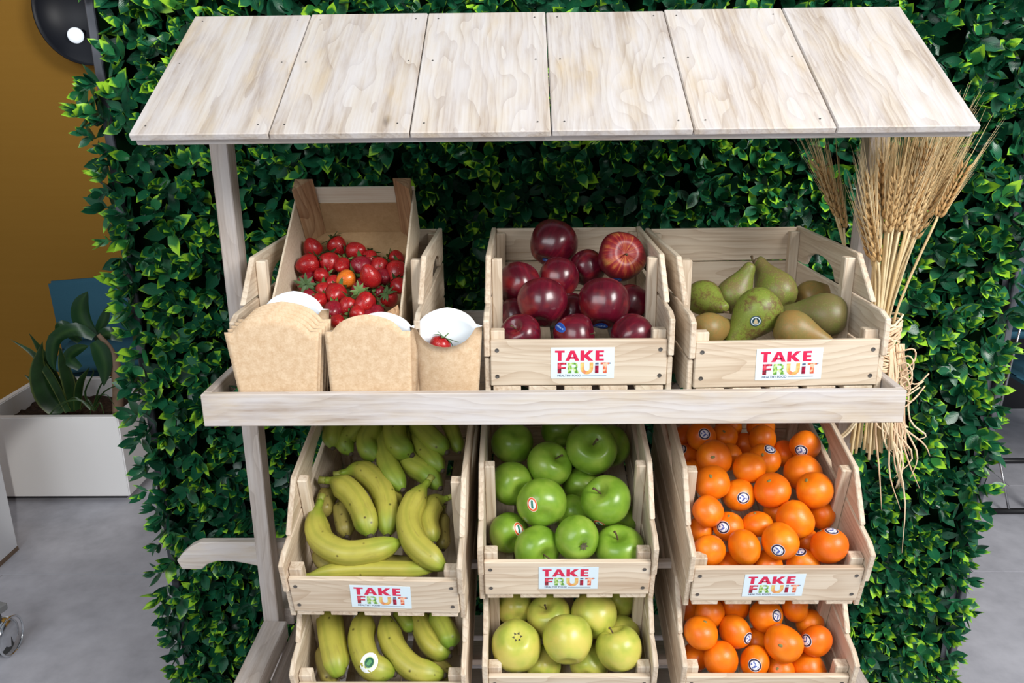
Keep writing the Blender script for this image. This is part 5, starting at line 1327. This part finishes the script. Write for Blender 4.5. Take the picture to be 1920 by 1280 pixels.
# raffia: a loose wrap and hanging strands
for i in range(24):
    z = 1.050 + i*.0036; n = 26; tl = wr_.uniform(-.6, .6)
    P = [(.5640 + (.027+wr_.uniform(0, .004))*math.cos(2*math.pi*j/n), .2085 + (.026+wr_.uniform(0, .003))*math.sin(2*math.pi*j/n), z + tl*.03*math.cos(2*math.pi*j/n) + wr_.uniform(-.002, .002)) for j in range(n+1)]
    wp('raffia_wrap', tube_me(P, .0018, 5, name='raffia'), M['raffia'])
for i in range(26):
    x0 = .575 + wr_.uniform(-.012, .018); sway = wr_.uniform(-.6, 1.0)
    zend = wr_.choice([.80, .84, .86, .90, .93, .96])
    if i == 0: zend = .715
    pts = [(x0, .184, 1.10), (x0+.012*sway+.006, .178, 1.04), (x0 + .020*sway+.008+wr_.uniform(-.012, .012), .180, .97), (x0 + .030+.022*sway + wr_.uniform(-.02, .02), .184, (zend+.95)/2), (x0 + .036 + .03*sway + (.02 if i == 0 else wr_.uniform(-.02, .02)), .188, zend)]
    wp('raffia_strand', tube_me(spline(pts, 14), [.0016]*11+[.0013, .001, .0008, .0005], 5, name='raffia'), M['raffia'])
for i in range(5):
    a = wr_.uniform(-.6, .9)
    pts = [(.580, .182, 1.085-.012*i), (.598+.008*a, .172, 1.095-.012*i), (.606, .170, 1.075-.013*i), (.590, .175, 1.05-.01*i), (.604+.016*a, .172, 1.035-.01*i), (.625+.012*a, .172, 1.045-.006*i+.012*a)]
    wp('raffia_strand', tube_me(spline(pts, 18), .0013, 5, name='raffia'), M['raffia'])
wp('raffia_strand', tube_me(spline([(.548, .183, 1.03), (.530, .188, .965), (.515, .196, .935), (.496, .200, .920)], 10), .0026, 6, name='raffia'), M['raffia'])
wp('raffia_strand', tube_me(spline([(.552, .183, 1.02), (.528, .187, .955), (.512, .194, .930), (.499, .199, .922)], 10), .0022, 6, name='raffia'), M['raffia'])

# ------------------------------------------------------------------ planter with plants, left
M['planter'] = flat('white_planter_lacquer', (0.84, 0.83, 0.83), 0.35)
M['plinth'] = flat('dark_plinth', (0.03, 0.03, 0.035), 0.7)
k = NT('potting_soil', 0.95, 0.1); k.base(k.ramp(k.noise(k.co(), 60, 4, .7), [(0.3, (0.012, 0.008, 0.006)), (0.7, (0.075, 0.045, 0.03))])); M['soil'] = k.m
pl = empty('planter_box', (-1.83, 1.98, 0), (0, 0, 0), 'white rectangular planter box on the floor left of the leafy wall', 'planter')
px0, px1, py0, py1, pz0, pz1, pth = -.285, .2755, -.233, .235, .022, .3485, .030
def hollow(x0, x1, y0, y1, z0, z1, t, zi):
    bm = bmesh.new()
    o = [bm.verts.new(p) for p in ((x0, y0, z0), (x1, y0, z0), (x1, y1, z0), (x0, y1, z0), (x0, y0, z1), (x1, y0, z1), (x1, y1, z1), (x0, y1, z1))]
    i = [bm.verts.new(p) for p in ((x0+t, y0+t, z1), (x1-t, y0+t, z1), (x1-t, y1-t, z1), (x0+t, y1-t, z1), (x0+t, y0+t, zi), (x1-t, y0+t, zi), (x1-t, y1-t, zi), (x0+t, y1-t, zi))]
    bm.faces.new([o[3], o[2], o[1], o[0]])
    for a in range(4):
        b = (a+1) % 4
        bm.faces.new([o[a], o[b], o[4+b], o[4+a]]); bm.faces.new([o[4+a], o[4+b], i[b], i[a]]); bm.faces.new([i[a], i[b], i[4+b], i[4+a]])
    bm.faces.new([i[4], i[5], i[6], i[7]])
    bmesh.ops.recalc_face_normals(bm, faces=bm.faces)
    bmesh.ops.bevel(bm, geom=bm.edges[:], offset=.004, segments=2, affect='EDGES')
    me = bpy.data.meshes.new('hollow'); bm.to_mesh(me); bm.free(); return me
link('box', hollow(px0, px1, py0, py1, pz0, pz1, pth, .2), M['planter'], pl)
link('plinth', box_me(px0+.03, px1-.03, py0+.03, py1-.03, 0, .0218, 0), M['plinth'], pl)
n = 26; vs = []; fs = []
for j in range(n+1):
    for i in range(n+1):
        x = px0+pth+.001 + (px1-px0-2*pth-.002)*i/n; y = py0+pth+.001 + (py1-py0-2*pth-.002)*j/n
        vs.append((x, y, .262 + nrng.uniform(0, .016)))
fs = [[j*(n+1)+i, j*(n+1)+i+1, (j+1)*(n+1)+i+1, (j+1)*(n+1)+i] for j in range(n) for i in range(n)]
so = link('soil', mesh('soil', vs, fs, smooth=True), M['soil'], pl); so['kind'] = 'stuff'
k = NT('dark_plant_leaf', 0.35, 0.5)
uu = k.sep(k.co('UV')); ee = k.math('ABSOLUTE', k.math('SUBTRACT', uu[0], .5))
k.base(k.mix(k.ramp(ee, [(.38, 0.0), (.46, 0.45)]), k.ramp(k.noise(k.co(), 14, 3), [(0.3, (0.012, 0.035, 0.010)), (0.7, (0.03, 0.085, 0.022))]), (0.22, 0.26, 0.05))); M['plant'] = k.m
k = NT('broad_plant_leaf', 0.3, 0.5)
uu = k.sep(k.co('UV')); ee = k.math('ABSOLUTE', k.math('SUBTRACT', uu[0], .5))
k.base(k.mix(k.ramp(ee, [(.0, .5), (.22, 0.0)]), (0.018, 0.07, 0.022), (0.07, 0.17, 0.04))); M['broad'] = k.m
M['trunk'] = flat('pale_trunk', (0.30, 0.20, 0.13), 0.8)
def ribbon_me(pts, w, prof):
    P = spline(pts, 12); n = len(P); vs = []; uv = []; fs = []
    for i, p in enumerate(P):
        t = (P[min(i+1, n-1)]-P[max(i-1, 0)]).normalized()
        view = Vector((.75, -.65, .15)); sd = t.cross(view)
        if sd.length < 1e-3: sd = Vector((1, 0, 0))
        sd.normalize(); nn = sd.cross(t)
        ww = w*.5*prof(i/(n-1))
        for s_ in (-1, 0, 1):
            vs.append(p + sd*ww*s_ + nn*abs(s_)*ww*-.25); uv.append((.5+.5*s_, i/(n-1)))
    for i in range(n-1):
        for s_ in (0, 1): fs.append([i*3+s_, i*3+s_+1, (i+1)*3+s_+1, (i+1)*3+s_])
    me = mesh('blade', vs, fs, smooth=True); l = me.uv_layers.new(name='UVMap')
    for lp in me.loops: l.data[lp.index].uv = uv[lp.vertex_index]
    return me
PR = {'dracaena_leaf': lambda t: max(.03, math.sin(math.pi*min(1, .12+t*.9))**.7), 'snake_blade': lambda t: (.55+.45*math.sin(math.pi*min(1, t+.15)))*max(0.02, 1-t**5), 'thin_leaf': lambda t: max(.06, 1-t*.8)}
roots = {'dracaena_leaf': ('broad_leaf_plant', (-1.66, 1.95, .27), 'potted plant with a pale trunk and broad drooping leaves at the right of the planter', 'potted plant'),
         'snake_blade': ('snake_plant', (-1.87, 1.93, .27), 'potted plant with stiff upright yellow edged blades at the left of the planter', 'potted plant'),
         'thin_leaf': ('spider_plant', (-1.70, 1.86, .27), 'low potted plant with thin arching leaves, one hanging over the planter front', 'potted plant')}
RT = {}
for nm, pts, w in PLANTS:
    rn_, loc, lab, cat = roots[nm]
    if nm not in RT: RT[nm] = empty(rn_, loc, (0, 0, 0), lab, cat)
    me = ribbon_me(pts, w, PR[nm]); me.transform(Matrix.Translation(-Vector(loc)))
    link('leaf', me, M['broad' if nm == 'dracaena_leaf' else 'plant'], RT[nm])
L0 = Vector(roots['dracaena_leaf'][1])
tm = tube_me(spline([(-1.662, 1.95, .255), (-1.643, 1.95, .384), (-1.638, 1.95, .473), (-1.655, 1.95, .56), (-1.685, 1.95, .61)], 12), [.021]*8+[.017, .014, .011, .009, .008], 10, name='trunk')
tm.transform(Matrix.Translation(-L0)); link('trunk', tm, M['trunk'], RT['dracaena_leaf'])

# ------------------------------------------------------------------ chairs, lamp, box, caster
k = NT('blue_upholstery', 0.75, 0.25); k.base(k.mix(k.noise(k.co(), 320, 2), (0.035, 0.125, 0.185), (0.045, 0.150, 0.22))); M['blue'] = k.m
M['black_metal'] = flat('black_metal', (0.012, 0.012, 0.014), 0.4)
M['steel'] = flat('brushed_steel', (0.45, 0.45, 0.47), 0.35, 0.9)
def cushion(x0, x1, y0, y1, z0, z1, r=.02, seg=3):
    bm = bmesh.new(); bmesh.ops.create_cube(bm, size=1)
    for v in bm.verts: v.co = Vector((x0+(v.co.x+.5)*(x1-x0), y0+(v.co.y+.5)*(y1-y0), z0+(v.co.z+.5)*(z1-z0)))
    bmesh.ops.bevel(bm, geom=bm.edges[:], offset=r, segments=seg, affect='EDGES')
    me = bpy.data.meshes.new('cushion'); bm.to_mesh(me); bm.free(); me.shade_smooth(); return me
ch = empty('lounge_chair', (-1.84, 2.42, 0), (0, 0, R(20)), 'blue upholstered chair behind the white planter by the mustard wall', 'chair')
b = link('backrest', cushion(-.27, .27, -.018, .018, .27, .72, .012), M['blue'], ch); b.rotation_euler = (R(8), 0, 0); b.location = (0, .22, 0)
link('seat', cushion(-.27, .27, -.17, .20, .33, .43, .04), M['blue'], ch)
for x in (-.26, .26):
    for y in (-.13, .16):
        link('leg', tube_me([(x*.92, y, .34), (x*.98, y*1.03, 0)], [.014, .010], 10, name='leg'), M['black_metal'], ch)
cr = empty('sled_chair', (2.02, 1.83, 0), (0, 0, 0), 'blue shell chair on a black sled base at the right edge of the picture', 'chair')
b = link('backrest', cushion(-.245, .30, .235, .275, .53, .84, .035), M['blue'], cr)
link('seat', cushion(-.235, .30, -.25, .24, .43, .49, .03), M['blue'], cr)
for y in (-.207, .218):
    link('runner', tube_me([(-.43, y, .011), (.45, y, .011)], .011, 10, name='runner'), M['black_metal'], cr)
for x in (-.20, .30):
    for y in (-.207, .218): link('leg', tube_me([(x, y, .02), (x*.9, y*.85, .43)], .010, 10, name='leg'), M['black_metal'], cr)
link('steel_rod', tube_me([(-.292, -.03, .25), (-.262, -.03, .66), (-.15, -.02, .67)], .0042, 8, name='rod'), M['steel'], cr)
link('steel_rod', tube_me([(-.292, -.03, .25), (-.300, -.207, .02)], .0042, 8, name='rod'), M['steel'], cr)
link('foot_bar', box_me(-.30, .32, -.045, -.015, .655, .668, .002), M['black_metal'], cr).location = (0.14, 0, -.24)

la = empty('wall_lamp', (-1.905, 2.8, 1.845), (0, 0, 0), 'round black wall lamp with a white globe bulb high on the mustard wall', 'lamp')
LS = .90
prof = [(.02, .010), (.05, .012), (.11, .028), (.17, .055), (.215, .088), (.245, .125), (.252, .145), (.247, .146), (.238, .126), (.208, .092), (.165, .061), (.10, .036), (.02, .022)]
prof = [(a*LS, b*LS) for a, b in prof]
v, f = lathe(prof, 48); M['lampblack'] = flat('black_lacquer', (0.008, 0.009, 0.014), 0.42, spec=0.3)
me = mesh('shade', [(x, -z, y) for x, y, z in v], [q for q in f], smooth=True); link('shade', me, M['lampblack'], la)
v, f = lathe([(.045, 0), (.045, .012), (.01, .014)], 20); link('wall_plate', mesh('plate', [(x, -z, y) for x, y, z in v], f), M['lampblack'], la)
bm = bmesh.new(); bmesh.ops.create_uvsphere(bm, u_segments=24, v_segments=14, radius=.033); me = bpy.data.meshes.new('bulb'); bm.to_mesh(me); bm.free(); me.shade_smooth()
M['bulb'] = flat('frosted_bulb', (0.85, 0.92, 1.0), 0.3, emit=0.55)
bu = link('bulb', me, M['bulb'], la); bu.location = (-.078, -.085, -.100)
link('bulb_socket', tube_me([(-.068, -.03, -.088), (-.076, -.07, -.097)], .016, 12, name='socket'), M['lampblack'], la)

M['white_board'] = flat('white_board', (0.72, 0.73, 0.76), 0.5)
M['brown_edge'] = flat('brown_edging', (0.18, 0.12, 0.08), 0.7)
bx = empty('white_cabinet', (-2.0, 1.1, 0), (0, 0, 0), 'white cabinet corner with a brown bottom edge at the left edge of the picture', 'cabinet')
link('carcass', box_me(-.225, .2135, -.30, .30, .014, .62, .003), M['white_board'], bx)
link('bottom_edge', box_me(-.226, .2145, -.301, .301, 0.0, .0138, .001), M['brown_edge'], bx)
link('handle', tube_me([(-.10, -.30, .45), (-.10, -.325, .45), (.05, -.325, .45), (.05, -.30, .45)], .005, 8, name='handle'), M['steel'], bx)

M['chrome'] = flat('polished_chrome', (0.72, 0.74, 0.76), 0.12, 1.0)
M['dark_plastic'] = flat('dark_grey_plastic', (0.07, 0.075, 0.075), 0.5)
M['grey_plastic'] = flat('grey_beam', (0.20, 0.20, 0.20), 0.5)
ca = empty('rolling_base', (-1.505, .86, 0), (0, 0, R(0)), 'chrome hooded caster under a grey beam at the lower left edge of the picture', 'caster')
v, f = tube_data([(-.010, 0, .047), (.010, 0, .047)], .047, 28); link('wheel', mesh('wheel', v, f), M['dark_plastic'], ca)
hood = []
v, f = lathe([(.001, .024), (.030, .023), (.046, .018), (.0525, .008), (.0525, -.008), (.046, -.018), (.030, -.023), (.001, -.024)], 32)
vv = [(z, x, y+.052) for x, y, z in v]
ff = [q for q in f if all(vv[i][2] > .022 for i in q)]
link('hood', mesh('hood', vv, ff, smooth=True), M['chrome'], ca)
v, f = tube_data([(.0245, .054*math.cos(a), .052+.054*math.sin(a)) for a in [i*2*math.pi/32 for i in range(33)]], .0032, 8, False); link('rim', mesh('rim', v, f, smooth=True), M['chrome'], ca)
link('stem', tube_me([(-.004, 0, .10), (-.006, 0, .128)], .011, 14, name='stem'), M['dark_plastic'], ca)
bb = link('beam', box_me(-.40, .020, -.020, .020, .1285, .152, .004), M['grey_plastic'], ca); bb.rotation_euler = (0, 0, R(-18))
